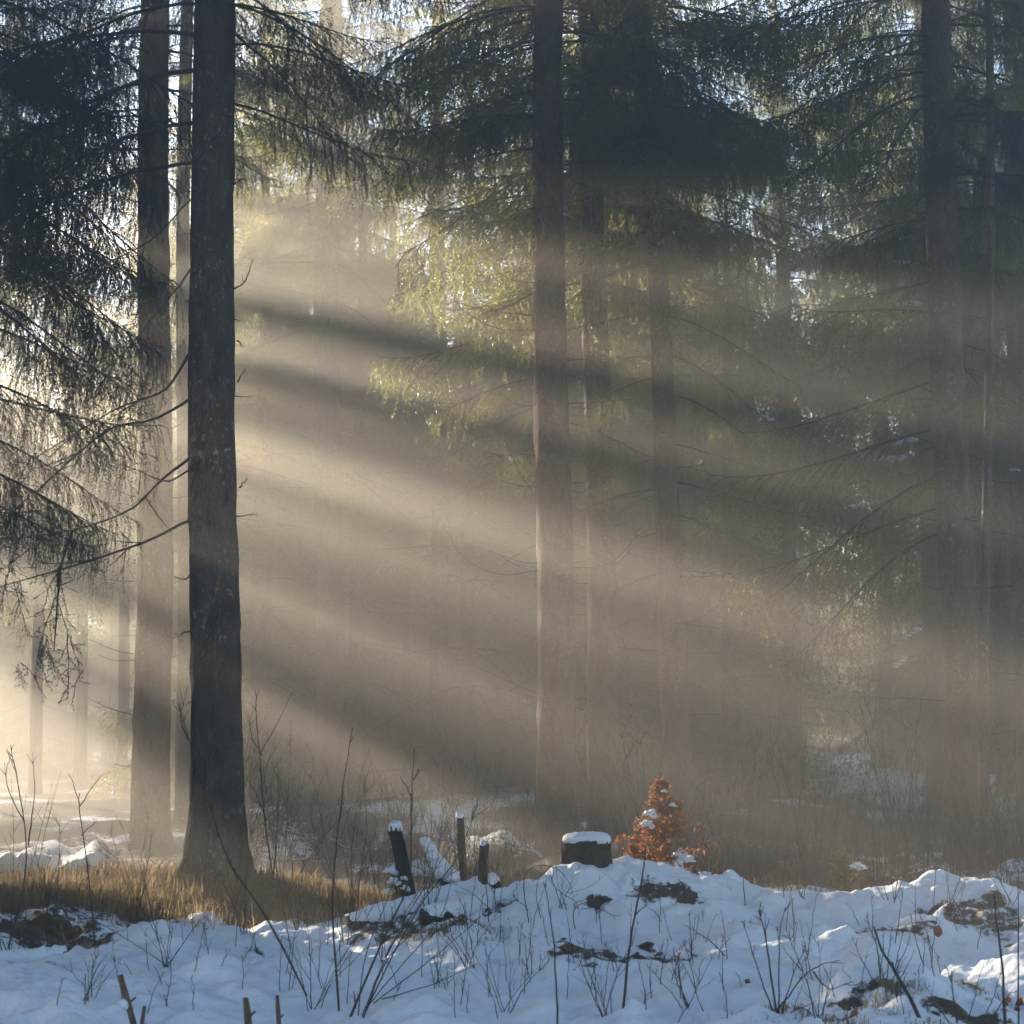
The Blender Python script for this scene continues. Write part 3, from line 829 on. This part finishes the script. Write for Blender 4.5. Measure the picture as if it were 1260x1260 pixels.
def sapling(name, label, lines, d=None, r=.006, twigs=4, lmax=.22, m=TWIG, group=None, cat='sapling'):
    """a bare young plant: stems given as photo lines at one distance, rooted in the ground"""
    if d is None: d = hit(*lines[0][0])
    base = P(*lines[0][0], d); base[2] = gz(base[0], base[1])
    mb = MB()
    for li, ln in enumerate(lines):
        dy = np.cumsum(rng.normal(0, .05, len(ln))); dy -= dy[0]
        w3 = [P(px, py, d) + np.array([0, dy[k], 0]) - base for k, (px, py) in enumerate(ln)]
        if li == 0: w3[0] = np.array([w3[0][0], 0, min(w3[0][2], 0) - .06])
        pts = smooth_line(w3, 16) + np.cumsum(rng.normal(0, .0025, (16, 3)), axis=0)
        rr = r if li == 0 else r * .7
        mb.tube(pts, np.linspace(rr, rr * .35, 16), 5, 0, .06)
        side_twigs(mb, pts, rr, twigs if li == 0 else max(1, twigs // 2), lmax)
    o = link(name, mb.mesh(name, m)); o.location = base
    return tag(o, label, cat, group)

sap = 'bare saplings on the snow bank'
sapling('bare_sapling', 'tall forked bare sapling at the left edge of the dry grass', [[(8, 1165), (32, 1060), (24, 960), (14, 915)], [(34, 1040), (44, 980), (40, 925)], [(30, 1010), (12, 960), (10, 925)]], None, .007, 5, .2, TWIG_RED, sap)
sapling('bare_sapling', 'bare sapling with a forked tip in front of the left brown trunk', [[(118, 1160), (106, 1060), (98, 990), (96, 975)], [(98, 990), (90, 970), (84, 952)], [(98, 992), (112, 970), (127, 955)], [(100, 1028), (112, 1018), (122, 1010)]], None, .0065, 1, .12, TWIG_RED, sap)
sapling('bare_sapling', 'long slanting bare stem crossing in front of the dark front trunk', [[(385, 1228), (330, 1130), (282, 1060), (250, 970), (226, 890), (218, 868)], [(250, 970), (258, 935), (262, 905)], [(232, 910), (224, 880), (230, 850)]], None, .0065, 6, .25, TWIG, sap)
sapling('bare_sapling', 'upright reddish bare sapling right beside the dark front trunk', [[(340, 1100), (326, 1000), (322, 930), (318, 872), (322, 848)], [(322, 925), (340, 890), (358, 852)], [(323, 930), (312, 905), (308, 880)], [(336, 1080), (341, 1000), (338, 930)], [(328, 1010), (312, 975), (302, 955)]], None, .008, 5, .18, TWIG_RED, sap)
sapling('bare_sapling', 'bare sapling with a spreading three armed tip right of the reddish one', [[(412, 1085), (396, 1010), (384, 965), (374, 948)], [(390, 985), (395, 960), (412, 935)], [(382, 960), (386, 935), (378, 915)]], None, .007, 6, .22, TWIG, sap)
sapling('bare_sapling', 'thin straight bare stem with a pointed dark tip at 430 beside the grass', [[(418, 1245), (410, 1130), (412, 1050), (420, 970), (432, 893)]], None, .007, 5, .16, TWIG, sap)
sapling('bare_sapling', 'dark bare stem with a hooked fork in front of the snowy snag', [[(428, 1248), (470, 1160), (502, 1085), (505, 1020), (508, 970), (510, 920)], [(507, 985), (500, 968), (494, 953)], [(508, 960), (512, 950), (516, 948)]], None, .0075, 3, .16, TWIG, sap)
sapling('bare_sapling', 'many stemmed bare bush fanning out in front of the two posts', [[(440, 1255), (470, 1200), (520, 1110), (560, 1060), (588, 990)], [(445, 1250), (480, 1170), (530, 1090), (545, 1010), (546, 985)], [(450, 1240), (500, 1180), (545, 1120), (560, 1040)], [(440, 1250), (450, 1170), (480, 1090), (490, 1040)],
        [(460, 1235), (520, 1190), (570, 1150), (600, 1120)], [(450, 1245), (478, 1180), (520, 1130), (526, 1060), (540, 1010)], [(470, 1230), (530, 1215), (590, 1190)]], None, .0055, 5, .25, TWIG, sap)
sapling('bare_sapling', 'slender bare sapling with short twigs left of the snowy snag', [[(436, 1150), (440, 1090), (450, 1020), (446, 960)], [(441, 1075), (462, 1060), (470, 1040)]], None, .005, 5, .15, TWIG, sap)
sapling('bare_sapling', 'thick dark leaning stem in front of the stump mound', [[(765, 1245), (775, 1160), (790, 1080), (797, 1040)]], None, .0085, 2, .12, TWIG, sap)
sapling('bare_sapling', 'thin crooked bare stem below the stump, left of the leaning stem', [[(686, 1262), (683, 1190), (676, 1130), (668, 1085)]], None, .006, 3, .15, TWIG, sap)
sapling('bare_sapling', 'thin stiff twig on the snow left of the stump mound', [[(602, 1140), (598, 1100), (590, 1060), (600, 1030)], [(638, 1170), (638, 1120), (636, 1080)]], None, .0045, 4, .14, TWIG, sap)
for lab, lines in [('arching bramble bent over the snow just left of the stump', [[(652, 1135), (645, 1090), (655, 1068), (680, 1066), (700, 1085), (706, 1105)], [(668, 1140), (660, 1100), (668, 1075), (690, 1100), (720, 1095), (742, 1080)], [(650, 1120), (632, 1100), (640, 1085)], [(690, 1100), (710, 1110), (712, 1125)]]),
                   ('small arching bramble drooping over the dark patch below the stump', [[(708, 1140), (706, 1122), (725, 1112), (745, 1128), (748, 1150)], [(715, 1118), (735, 1120), (738, 1145)], [(712, 1118), (705, 1110), (720, 1103)], [(730, 1116), (755, 1130), (756, 1152)]])]:
    sapling('bramble', lab, lines, None, .0045, 5, .12, TWIG, None, 'bramble')
sapling('fallen_stick', 'long thick dark stick leaning over the snow mound at lower right', [[(1143, 1262), (1115, 1215), (1090, 1175), (1073, 1138)]], None, .0125, 1, .08, TWIG, None, 'stick')
sapling('bare_bush', 'dark twiggy bush left of the snow mound at lower right', [[(958, 1248), (948, 1190), (938, 1140), (930, 1115)], [(958, 1248), (955, 1190), (958, 1150), (966, 1118)], [(958, 1240), (985, 1205), (1010, 1188), (1032, 1182)], [(962, 1250), (975, 1200), (990, 1165)], [(952, 1245), (930, 1190), (915, 1140)], [(1000, 1195), (1020, 1215), (1050, 1205)], [(965, 1250), (985, 1240), (1010, 1258)]], None, .007, 7, .16, TWIG, None, 'bush')
sapling('bare_bush', 'thin upright twigs growing out of the snow mound at lower right', [[(1085, 1215), (1080, 1170), (1065, 1130)], [(1090, 1215), (1095, 1170), (1098, 1140)], [(1095, 1215), (1108, 1175), (1108, 1145)], [(1080, 1215), (1062, 1180), (1050, 1150)], [(1100, 1220), (1112, 1190), (1122, 1165)], [(1072, 1215), (1052, 1210), (1040, 1190)]], None, .005, 5, .12, TWIG, None, 'bush')
sapling('bare_bush', 'loose brown twigs standing in the lower right corner', [[(1180, 1262), (1176, 1225), (1170, 1190)], [(1190, 1262), (1195, 1220), (1210, 1180)], [(1205, 1262), (1222, 1225), (1230, 1195)], [(1170, 1262), (1150, 1235), (1140, 1215)], [(1215, 1262), (1240, 1230), (1256, 1220)]], None, .005, 6, .12, TWIG, None, 'bush')
BUSH = [('tall bare bush right behind the reddish sapling', 345, 1110, 250), ('tall branching bare bush halfway between front trunk and snag', 432, 1130, 240), ('tall thin bare bush in front of the glowing mist', 288, 1115, 170), ('spindly bare bush behind the log', 470, 1100, 150), ('spreading bare bush at the left edge', 15, 1180, 240),
        ('broad bare bush in front of the dark front trunk', 205, 1190, 150), ('low bare bush at the foot of the dark front trunk', 300, 1150, 130), ('airy bare bush right of the dark front trunk', 365, 1150, 210), ('tangled bare bush left of the log', 425, 1165, 190),
        ('tall airy bare bush just left of the snowy snag', 470, 1185, 200), ('bare bush rising in front of the snowy snag', 530, 1130, 130), ('small bare bush in front of the shorter post', 610, 1120, 90), ('low twiggy bush left of the arching bramble', 575, 1190, 110),
        ('twiggy bush in front of the left brown trunk', 170, 1130, 130), ('bare twigs standing in the grass at far left', 60, 1150, 150), ('sprawling bare twigs low at left of the bottom snow', 110, 1235, 70), ('twiggy low bush in the middle of the bottom snow', 620, 1250, 100),
        ('low bare bush at the bottom under the leaning stem', 745, 1250, 110), ('short bare bush right of the leaning stem', 845, 1240, 80), ('bare bush at the bottom left of the lower right mound', 1010, 1255, 110), ('thin bush on the ridge below the sturdy right trunk', 1170, 1120, 110),
        ('bare bush on the ridge beside the green bush', 1095, 1110, 120), ('short twigs on the ridge left of the green bush', 985, 1108, 80), ('bare bush at the right end of the ridge', 1245, 1115, 110), ('small twiggy bush below the stump on the mound', 690, 1120, 70), ('bare bush low at centre left, behind the stakes', 385, 1250, 150)]
for lab, px, py, hpx in BUSH:
    lines = []
    for k in range(int(rng.integers(4, 8))):
        sw = rng.normal(0, .32) * hpx; hh = hpx * rng.uniform(.55, 1.0)
        lines.append([(px + rng.normal(0, 4), py), (px + sw * .35 + rng.normal(0, 4), py - hh * .45), (px + sw * .9 + rng.normal(0, 5), py - hh)])
    sapling('bare_bush', lab, lines, hit(px, py), .0042, 6, .30 * hpx / 150 + .06, [TWIG, TWIG_RED][int(rng.random() < .3)], 'bare bushes on the snow bank', 'bush')
for lab, ln, r in [('thin upright stem on the snow bank left of the sturdy right trunk', [(1149, 1122), (1150, 1075), (1149, 1030)], .004), ('short bent twig on the snow below the sturdy right trunk', [(1140, 1190), (1128, 1160), (1120, 1130)], .004),
                   ('thin twig beside the upright brown leaf on the snow', [(1150, 1175), (1145, 1150), (1132, 1120)], .0035), ('short stem poking up right of the beech sapling', [(918, 1115), (917, 1085), (918, 1060)], .005), ('slim stem on the bank in front of the snowy hummock', [(964, 1105), (964, 1070), (966, 1052)], .004),
                   ('fine twig on the smooth snow below the beech sapling', [(852, 1175), (850, 1140), (848, 1122)], .005), ('slanting stick lying on the snow below the beech sapling', [(905, 1180), (870, 1155), (842, 1136)], .005), ('stiff twig in the lower middle of the snow', [(802, 1225), (801, 1200), (803, 1180)], .004),
                   ('stiff dark twig on the open snow between the two bushes', [(1060, 1140), (1050, 1125), (1042, 1110)], .004), ('twig standing near the right edge of the snow bank', [(1240, 1125), (1238, 1110), (1240, 1095)], .004), ('short dark shoot on the left snow', [(68, 1250), (70, 1225), (72, 1208)], .004), ('short twisted shoot on the snow left of the stakes', [(105, 1240), (104, 1215), (106, 1195)], .004)]:
    sapling('bare_twig', lab, [ln], None, r, 2, .08, TWIG, 'single twigs on the snow', 'twig')
for k in range(140):
    px = rng.uniform(150, 1240); py = rng.uniform(1130, 1258)
    h = rng.uniform(16, 80); l = rng.normal(0, 12)
    sapling('dry_stem', 'thin dry weed stem sticking out of the snow among its like', [[(px, py), (px + l * .5, py - h * .5), (px + l, py - h)]], None, .0033, 3, .09, TWIG, 'dry weed stems in the snow', 'stem')
# out of focus stakes close to the camera
def stake(label, px0, py0, px1, py1, d, r, snowy=True):
    a, b_ = P(px0, py0, d), P(px1, py1, d)
    g = gz(b_[0], b_[1]); u = unit(a - b_)
    b_ = a - u * ((a[2] - g + .1) / max(.3, u[2]))
    e = empty('cut_stake', (b_[0], b_[1], g), label, 'stake', 'cut stakes at the bottom edge')
    mb = MB(); pts = smooth_line([b_ - np.array(e.location), a - np.array(e.location)], 8)
    mb.tube(pts, r * np.array([1.1, 1.05, 1, 1, .98, 1, .95, .8]), 9, 0, .06)
    k = pts[5]; mb.tube(np.array([k, k + np.array([r * 2.2, 0, r * 2.0])]), [r * .5, r * .3], 6)
    link('wood', mb.mesh('wood', PALEWOOD), e)
    if snowy:
        mb = MB(); blob(mb, pts[5] - np.array([r * 1.0, 0.01, 0]), r * 1.3, 9, 0, .5, (1, .8, 1.2)); link('snow_clump', mb.mesh('snow_clump', SNOW), e)
stake('brown cut stake with a snow lump, leftmost at the bottom edge', 148, 1200, 165, 1262, 10.5, .017)
stake('small stake beside the leftmost cut stake at the bottom', 178, 1238, 174, 1262, 10.4, .011, False)
stake('short knobbly cut stake third from the left at the bottom edge', 302, 1228, 306, 1262, 10.5, .018, False)
stake('thin cut stake below the dark front trunk at the bottom edge', 341, 1225, 343, 1262, 10.5, .012, False)
sapling('bare_sapling', 'blurred dark pole close to the camera in the lower right corner', [[(1238, 1262), (1234, 1190), (1228, 1100)]], 10.3, .010, 1, .05, TWIG, sap)
sapling('bare_sapling', 'blurred thin stem at the right edge close to the camera', [[(1250, 1250), (1254, 1170), (1259, 1080)]], 10.4, .006, 2, .1, TWIG, sap)

# stump with a snow cap
def stump(name, label, px, d, py_top, wpx, snow_px, m, lean=(0, 0), jag=.03, cat='stump', under=.25):
    py_top -= 0
    c = P(px, py_top, d); r = wpx / F * d / 2
    g = gz(c[0], c[1])
    e = empty(name, (c[0], c[1], g), label, cat)
    H = c[2] - g; k = 44; n = 12
    h = np.concatenate([np.linspace(-under, H, n)])
    th = np.arange(k) * TAU / k; sd = rng.uniform(0, 60)
    rr = r * (1 + .5 * np.clip((H - h) / (H + under), 0, 1) ** 1.6)[:, None] * (1 + .10 * fbm(np.cos(th) * 2 + sd, np.sin(th) * 2 + h[:, None] * 1.5, 1., 3) + .07 * np.abs(np.sin(th * 6 + sd + .6 * np.sin(th * 2)))[None] + .045 * rng.standard_normal((n, k)))
    hz = h[:, None] + np.where(np.arange(n) == n - 1, 1, 0)[:, None] * jag * fbm(np.cos(th) * 3 + sd, np.sin(th) * 3, 1., 2)[None]
    V = np.stack([rr * np.cos(th) + lean[0] * h[:, None], rr * np.sin(th) + lean[1] * h[:, None], hz], -1)
    V = np.concatenate([V.reshape(-1, 3), [[lean[0] * H, lean[1] * H, H - .01]]])
    i, j = np.meshgrid(np.arange(n - 1), np.arange(k), indexing='ij'); j2 = (j + 1) % k
    mb = MB(); mb.add(V, np.stack([i * k + j, i * k + j2, (i + 1) * k + j2, (i + 1) * k + j], -1).reshape(-1, 4))
    jj = np.arange(k); mb.f3.append(np.stack([(n - 1) * k + jj, (n - 1) * k + (jj + 1) % k, 0 * jj + n * k], -1)); mb.m3.append(np.zeros(k, int))
    link('wood', mb.mesh('wood', m), e)
    if snow_px:
        t_ = snow_px / F * d
        prof = [(0, -.005), (.8, -.005), (1.0, -.12 * t_), (1.06, .3 * t_), (1.01, .7 * t_), (.86, .97 * t_), (.6, 1.05 * t_), (0, 1.08 * t_)]
        V = []
        for (pr, pz) in prof:
            q = pr * r * (1 + .10 * fbm(np.cos(th) * 2.5 + sd, np.sin(th) * 2.5, 1., 8) + .06 * fbm(np.cos(th) * 6 + sd, np.sin(th) * 6 + pr * 3, 1., 3))
            V.append(np.stack([q * np.cos(th) + lean[0] * H, q * np.sin(th) + lean[1] * H, H + pz * (1 + .35 * fbm(np.cos(th) * 3 + sd, np.sin(th) * 3 + pr * 4, 1., 9))], -1))
        V = np.concatenate(V); n = len(prof)
        i, j = np.meshgrid(np.arange(n - 1), np.arange(k), indexing='ij'); j2 = (j + 1) % k
        mb = MB(); mb.add(V, np.stack([i * k + j, i * k + j2, (i + 1) * k + j2, (i + 1) * k + j], -1).reshape(-1, 4))
        link('snow_cap', mb.mesh('snow_cap', SNOW), e)
    return e
stump('tree_stump', 'broad mossy stump with a flat white snow cap on the mound', 722, 16.3, 1036, 58, 10, STUMPWOOD, under=.5)
stump('wooden_post', 'taller grey post stub with a snow cap right of the snowy snag', 573, 17.2, 1006, 9, 5, PALEWOOD, (-.06, 0), .05, 'post')
stump('wooden_post', 'shorter orange brown post stub standing in the snow', 593, 16.6, 1040, 10, 5, PALEWOOD, (.05, 0), .03, 'post')
sn = stump('broken_snag', 'leaning broken snag with snow on its head and shoulder', 512, 17.2, 1022, 16, 10, STUMPWOOD, (-.22, .1), .10, 'stump')
mb = MB()
for k, (px, py, w_) in enumerate([(524, 1036, 8), (529, 1044, 8), (534, 1053, 9), (540, 1063, 10), (546, 1072, 12), (556, 1078, 12)]):
    blob(mb, P(px, py, 17.15) - np.array(sn.location), w_ / F * 17.2, 10, 0, .35, (1, 1, .8))
link('snow_clump', mb.mesh('snow_clump', SNOW), sn)
mb = MB(); mb.tube(np.array([P(522, 1035, 17.25), P(540, 1065, 17.2), P(552, 1090, 17.2)]) - np.array(sn.location), [.04, .05, .06], 9, 0, .05)
link('broken_limb', mb.mesh('broken_limb', STUMPWOOD), sn)

def fallen_log(label, p0, p1, d0, d1, rpx, snow=True, sink=.3, m=STUMPWOOD):
    a, b_ = P(*p0, d0), P(*p1, d1); r = rpx / F * d0
    o = (a + b_) / 2
    e = empty('fallen_log', (o[0], o[1], gz(o[0], o[1])), label, 'log')
    a = a - np.array([0, 0, r * .9]); b_ = b_ - np.array([0, 0, r * .9])
    L0 = np.array(e.location); pts = smooth_line([a - L0, (a + b_) / 2 - L0 + np.array([0, 0, -.02]), b_ - L0], 14)
    mb = MB(); mb.tube(pts, r * (1 + .06 * rng.standard_normal(14)), 16, 0, .04); link('wood', mb.mesh('wood', m), e)
    if snow:
        mb = MB()
        q = smooth_line(pts + np.array([0, 0, r * .38]), 40)
        mb.tube(q, r * 1.22 * (1 + .2 * fbm(np.arange(40) * .35, np.zeros(40), 1., rpx)) * np.sin(np.linspace(.25, math.pi - .25, 40)) ** .3, 16, 0, .02)
        link('snow_cover', mb.mesh('snow_cover', SNOW), e)
fallen_log('snow covered log rising to the right below the snowy snag', (428, 1128), (610, 1078), 16.0, 16.7, 13)
fallen_log('lower snow covered log half buried beside the brown litter', (520, 1120), (650, 1090), 15.6, 16.0, 11)
fallen_log('dark rotting log at the left edge under a little snow', (-20, 1176), (82, 1166), 14.6, 14.8, 10, True)
fallen_log('snowy log with a rounded end glowing in the mist at the left edge', (-30, 1058), (70, 1058), 25, 24.6, 15)
fallen_log('short snowy log end sticking up in the mist beside the left brown trunk', (72, 1070), (124, 1050), 24.2, 24.4, 9)

# rusty beech sapling and the small evergreen
def leafy(name, label, cat, px, d, py_top, py_base, half_px, m, nleaf, size, snow, conic=True):
    c = P(px, py_base, d); top = P(px, py_top, d)
    c[2] = gz(c[0], c[1]); H = top[2] - c[2]; W = half_px / F * d
    e = empty(name, c, label, cat)
    mb = MB(); tips = []
    st = smooth_line([[0, 0, -.05], [.02, 0, H * .5], [-.01, 0, H]], 16); mb.tube(st, np.linspace(.011, .003, 16), 6)
    for q in range(64):
        f = rng.uniform(.02, .97); az = rng.uniform(0, TAU)
        L = W * (1.25 * (1.02 - f) if conic else math.sqrt(max(.05, 1 - f * f))) * rng.uniform(.6, 1.1)
        p0 = np.array([np.interp(f, np.linspace(0, 1, 16), st[:, k]) for k in range(3)])
        p1 = p0 + L * np.array([math.cos(az), math.sin(az), rng.uniform(.05, .5)])
        br = smooth_line([p0, (p0 + p1) / 2 + [0, 0, .02], p1 - [0, 0, .03 * L]], 6); mb.tube(br, np.linspace(.004, .0015, 6), 4)
        tips.append(br)
    link('stem', mb.mesh('stem', TWIG_RED), e)
    mb = MB()
    for q in range(nleaf):
        br = tips[rng.integers(len(tips))]; p = br[rng.integers(1, 6)] + rng.normal(0, .018, 3)
        a = unit(rng.normal(0, 1, 3) + np.array([0, 0, -.9])); b_ = unit(np.cross(a, rng.standard_normal(3))); s = size * rng.uniform(.6, 1.25)
        n_ = np.cross(a, b_) * s * .15
        V = [p, p + a * s * .35 + b_ * s * .3 + n_, p + a * s, p + a * s * .35 - b_ * s * .3 + n_]
        mb.add(V, [(0, 1, 2), (0, 2, 3)])
    link('leaves', mb.mesh('leaves', m, False), e)
    for (sx, sy, sw) in snow:
        mb = MB(); blob(mb, P(sx, sy, d - .05) - c, .75 * sw / F * d, 12, 0, 1.0, (1.1, .8, .6)); blob(mb, P(sx + sw * .8, sy + sw * .5, d - .04) - c, sw * .55 / F * d, 10, 0, 1.0, (1.1, .8, .6)); blob(mb, P(sx - sw * .7, sy + sw * .3, d - .04) - c, sw * .4 / F * d, 9, 0, 1.0, (1, .8, .7))
        link('snow_clump', mb.mesh('snow_clump', SNOW), e)
leafy('beech_sapling', 'small rusty orange beech sapling dotted with snow beside the stump', 'sapling', 815, 17.0, 960, 1072, 66, BEECH, 2600, .042, [(800, 1000, 7), (796, 1013, 7), (817, 973, 3), (824, 1060, 13), (838, 1052, 11), (828, 990, 4)])
leafy('low_beech', 'low tuft of orange beech leaves under snow, right of the beech sapling', 'sapling', 778, 16.9, 1040, 1070, 28, BEECH, 350, .036, [])
leafy('evergreen_bush', 'small sunlit green bush with a snow lump behind the snow bank', 'bush', 1038, 18.2, 1052, 1105, 30, SHOOT, 800, .03, [(1054, 1064, 8)], False)
leafy('leafy_tuft', 'snow topped orange leaf tuft right of the beech sapling', 'tuft', 872, 16.9, 1072, 1090, 10, BEECH, 90, .03, [(868, 1076, 7)], False)
leafy('frosted_tuft', 'white frosted weed tuft glowing beside the left end of the log', 'tuft', 485, 17.0, 1070, 1110, 18, GRASS, 160, .03, [(480, 1070, 7), (484, 1083, 7), (477, 1096, 5), (498, 1092, 5), (497, 1080, 4)], False)
# loose leaves on the snow
for lab, px, py, s, m in [('dark red fallen leaf lying on the snow left of the twiggy bush', 918, 1213, .06, DEADLEAF), ('upright brown curled leaf on the snow bank', 1153, 1156, .10, DEADLEAF), ('bright orange leaf at the bottom edge under the mound', 1047, 1254, .05, BEECH), ('rusty leaf cluster in the lower right corner', 1250, 1240, .05, BEECH)]:
    d = hit(px, py); c = P(px, py, d) + np.array([0, 0, .01])
    mb = MB(); ph = np.linspace(0, 1, 7)
    for q in range(1 if 'cluster' not in lab else 7):
        az = rng.uniform(0, TAU); up = .9 if 'upright' in lab else rng.uniform(.1, .5)
        a = unit(np.array([math.cos(az) * .5, math.sin(az) * .3, up])); b_ = unit(np.cross(a, [0.2, 1, .1])); off = rng.normal(0, .03, 3) * (q > 0)
        mid_ = np.array([a * s * t_ + np.array([0, .25 * s * t_ * t_, 0]) for t_ in ph]) + off
        wd = s * .34 * np.sin(math.pi * np.clip(ph, .03, .98)) ** .8
        V = np.concatenate([mid_ + b_ * wd[:, None] + [0, .012, 0], mid_, mid_ - b_ * wd[:, None] + [0, .012, 0]])
        mb.add(V, [(k + 7 * r_, k + 1 + 7 * r_, k + 8 + 7 * r_, k + 7 + 7 * r_) for r_ in (0, 1) for k in range(6)])
    o = link('fallen_leaf', mb.mesh('fallen_leaf', m)); o.location = c; tag(o, lab, 'leaf', 'fallen leaves on the snow')

# brush behind the bank: a few kinds of bare shrub, copied
def shrub_mesh(h, n, spread):
    mb = MB()
    for q in range(n):
        az = rng.uniform(0, TAU); ln = rng.uniform(0, spread)
        p = np.array([rng.normal(0, .08), rng.normal(0, .08), -.05]); hh = h * rng.uniform(.55, 1)
        d0 = unit(np.array([math.cos(az) * ln, math.sin(az) * ln, 1])); pts = [p]
        for k in range(9):
            d0 = unit(d0 + rng.normal(0, .09, 3)); pts.append(pts[-1] + d0 * hh / 9)
        pts = np.array(pts); r = .0055 * math.sqrt(hh)
        mb.tube(pts, np.linspace(r, r * .3, 10), 4)
        side_twigs(mb, pts, r, 7, hh * .35, .2, .15, 1)
    return mb.mesh('bare_shrub', TWIG)
SHRUBS = [shrub_mesh(h_, n, sp) for h_, n, sp in [(1.0, 7, .5), (1.5, 6, .4), (.8, 9, .7), (2.3, 4, .3), (1.2, 8, .6)]]
for k in range(210):
    px = rng.uniform(860, 1280) if k < 130 else rng.uniform(300, 860)
    d = rng.uniform(18.8, 34)
    if 300 < px < 450 and d < 22: d += 6
    c = on_ground(px, d)
    o = link('bare_shrub', SHRUBS[rng.integers(5) if d > 22 else [0, 2, 4][rng.integers(3)]]); o.location = c; o.rotation_euler = (0, 0, rng.uniform(0, TAU)); s_ = rng.uniform(.6, 1.05); o.scale = (s_, s_, s_)
    tag(o, 'thin bare shrub in the snowy brush behind the bank', 'shrub', 'bare shrubs behind the bank')

# grass
mb = MB()
def grass_patch(n, px, d, sx, sy, l0, l1):
    c = P(px, 900, d)
    nc = max(3, n // 26); cl = rng.integers(0, nc, n); cx_, cy_ = rng.normal(0, sx, nc), rng.normal(0, sy, nc)
    x_ = c[0] + cx_[cl] + rng.normal(0, .07 + .1 * sx, n); y_ = c[1] + cy_[cl] + rng.normal(0, .07 + .1 * sy, n); z_ = ground_z(x_, y_)
    b_ = np.stack([x_, y_, z_ - .01], -1)
    L = rng.uniform(l0, l1, n) * (.6 + .4 * rng.random(n)); az = rng.uniform(0, TAU, n); le = np.abs(rng.normal(0, 1.0, n)) + .1
    az = np.where(rng.random(n) < .6, rng.uniform(0, TAU, nc)[cl] + rng.normal(0, .5, n), az); o = np.stack([np.cos(az), np.sin(az), 0 * az], -1); up = np.array([0, 0, 1.])
    s_ = unit(np.cross(o + .3 * rng.standard_normal((n, 3)), up)) * (.0022 + .002 * rng.random(n))[:, None]
    m1 = b_ + up * (L * .55)[:, None] + o * (L * le * .3)[:, None]; t_ = b_ + up * (L * (.85 - .38 * np.minimum(le, 1.9)))[:, None] + o * (L * le)[:, None]
    V = np.stack([b_ - s_, b_ + s_, m1 + s_ * .8, m1 - s_ * .8, t_], 1).reshape(-1, 3); k = np.arange(n)[:, None] * 5
    n0 = mb.n
    mb.add(V, k + np.array([[0, 1, 2, 3]])); mb.f3.append(n0 + k + np.array([[3, 2, 4]])); mb.m3.append(np.zeros(n, int))
for a in [(6500, 150, 19.6, .9, .9, .14, .5), (5000, 265, 18.6, .8, .7, .10, .36), (4200, 20, 18.8, .9, .8, .14, .5), (3200, 400, 19.4, .55, .6, .10, .32), (1800, 180, 21.5, .7, .7, .15, .45), (900, 330, 19.2, .4, .5, .1, .3),
          (700, 560, 15.3, .3, .2, .03, .10), (600, 455, 17.4, .3, .3, .08, .22), (900, 1130, 17.6, .6, .25, .06, .18), (900, 1000, 18.6, .8, .4, .06, .2), (260, 1088, 12.0, .07, .07, .05, .16), (420, 1190, 10.9, .25, .12, .04, .13), (300, 1040, 11.2, .25, .12, .03, .10), (200, 950, 11.7, .08, .1, .05, .14),
          (160, 915, 15.5, .05, .05, .04, .1), (120, 1200, 12.6, .05, .06, .04, .12), (160, 245, 13.6, .08, .1, .04, .12), (500, 1160, 19.5, .8, .5, .1, .25), (1500, 700, 20.5, 1.6, 1.0, .1, .3), (1400, 1000, 22, 1.8, 1.6, .1, .35), (120, 722, 14.2, .08, .07, .03, .07)]:
    grass_patch(*a)
tag(link('grass', mb.mesh('grass', GRASS)), kind='stuff')

# ------------------------------------------------------------------ haze
def haze_box(x0, x1, y0, y1, z0, z1):
    mb = MB()
    V = [(x, y, z) for z in (z0, z1) for y in (y0, y1) for x in (x0, x1)]
    mb.add(V, [(0, 2, 3, 1), (4, 5, 7, 6), (0, 1, 5, 4), (2, 6, 7, 3), (0, 4, 6, 2), (1, 3, 7, 5)])
    m = bpy.data.materials.new('haze'); m.use_nodes = True
    t = m.node_tree; t.nodes.clear()
    o = t.nodes.new('ShaderNodeOutputMaterial'); v = t.nodes.new('ShaderNodeVolumePrincipled')
    v.inputs['Color'].default_value = (0.97, 0.89, 0.77, 1)
    v.inputs['Density'].default_value = 0.015
    v.inputs['Density Attribute'].default_value = ''
    v.inputs['Anisotropy'].default_value = 0.52
    t.links.new(v.outputs[0], o.inputs['Volume'])
    tag(link('haze', mb.mesh('haze', m, False)), kind='stuff')
haze_box(-96, 96, -46, 152, float(GZ.min()) - 1.2, 21.4)
print('GZ', GZ.min(), GZ.max())
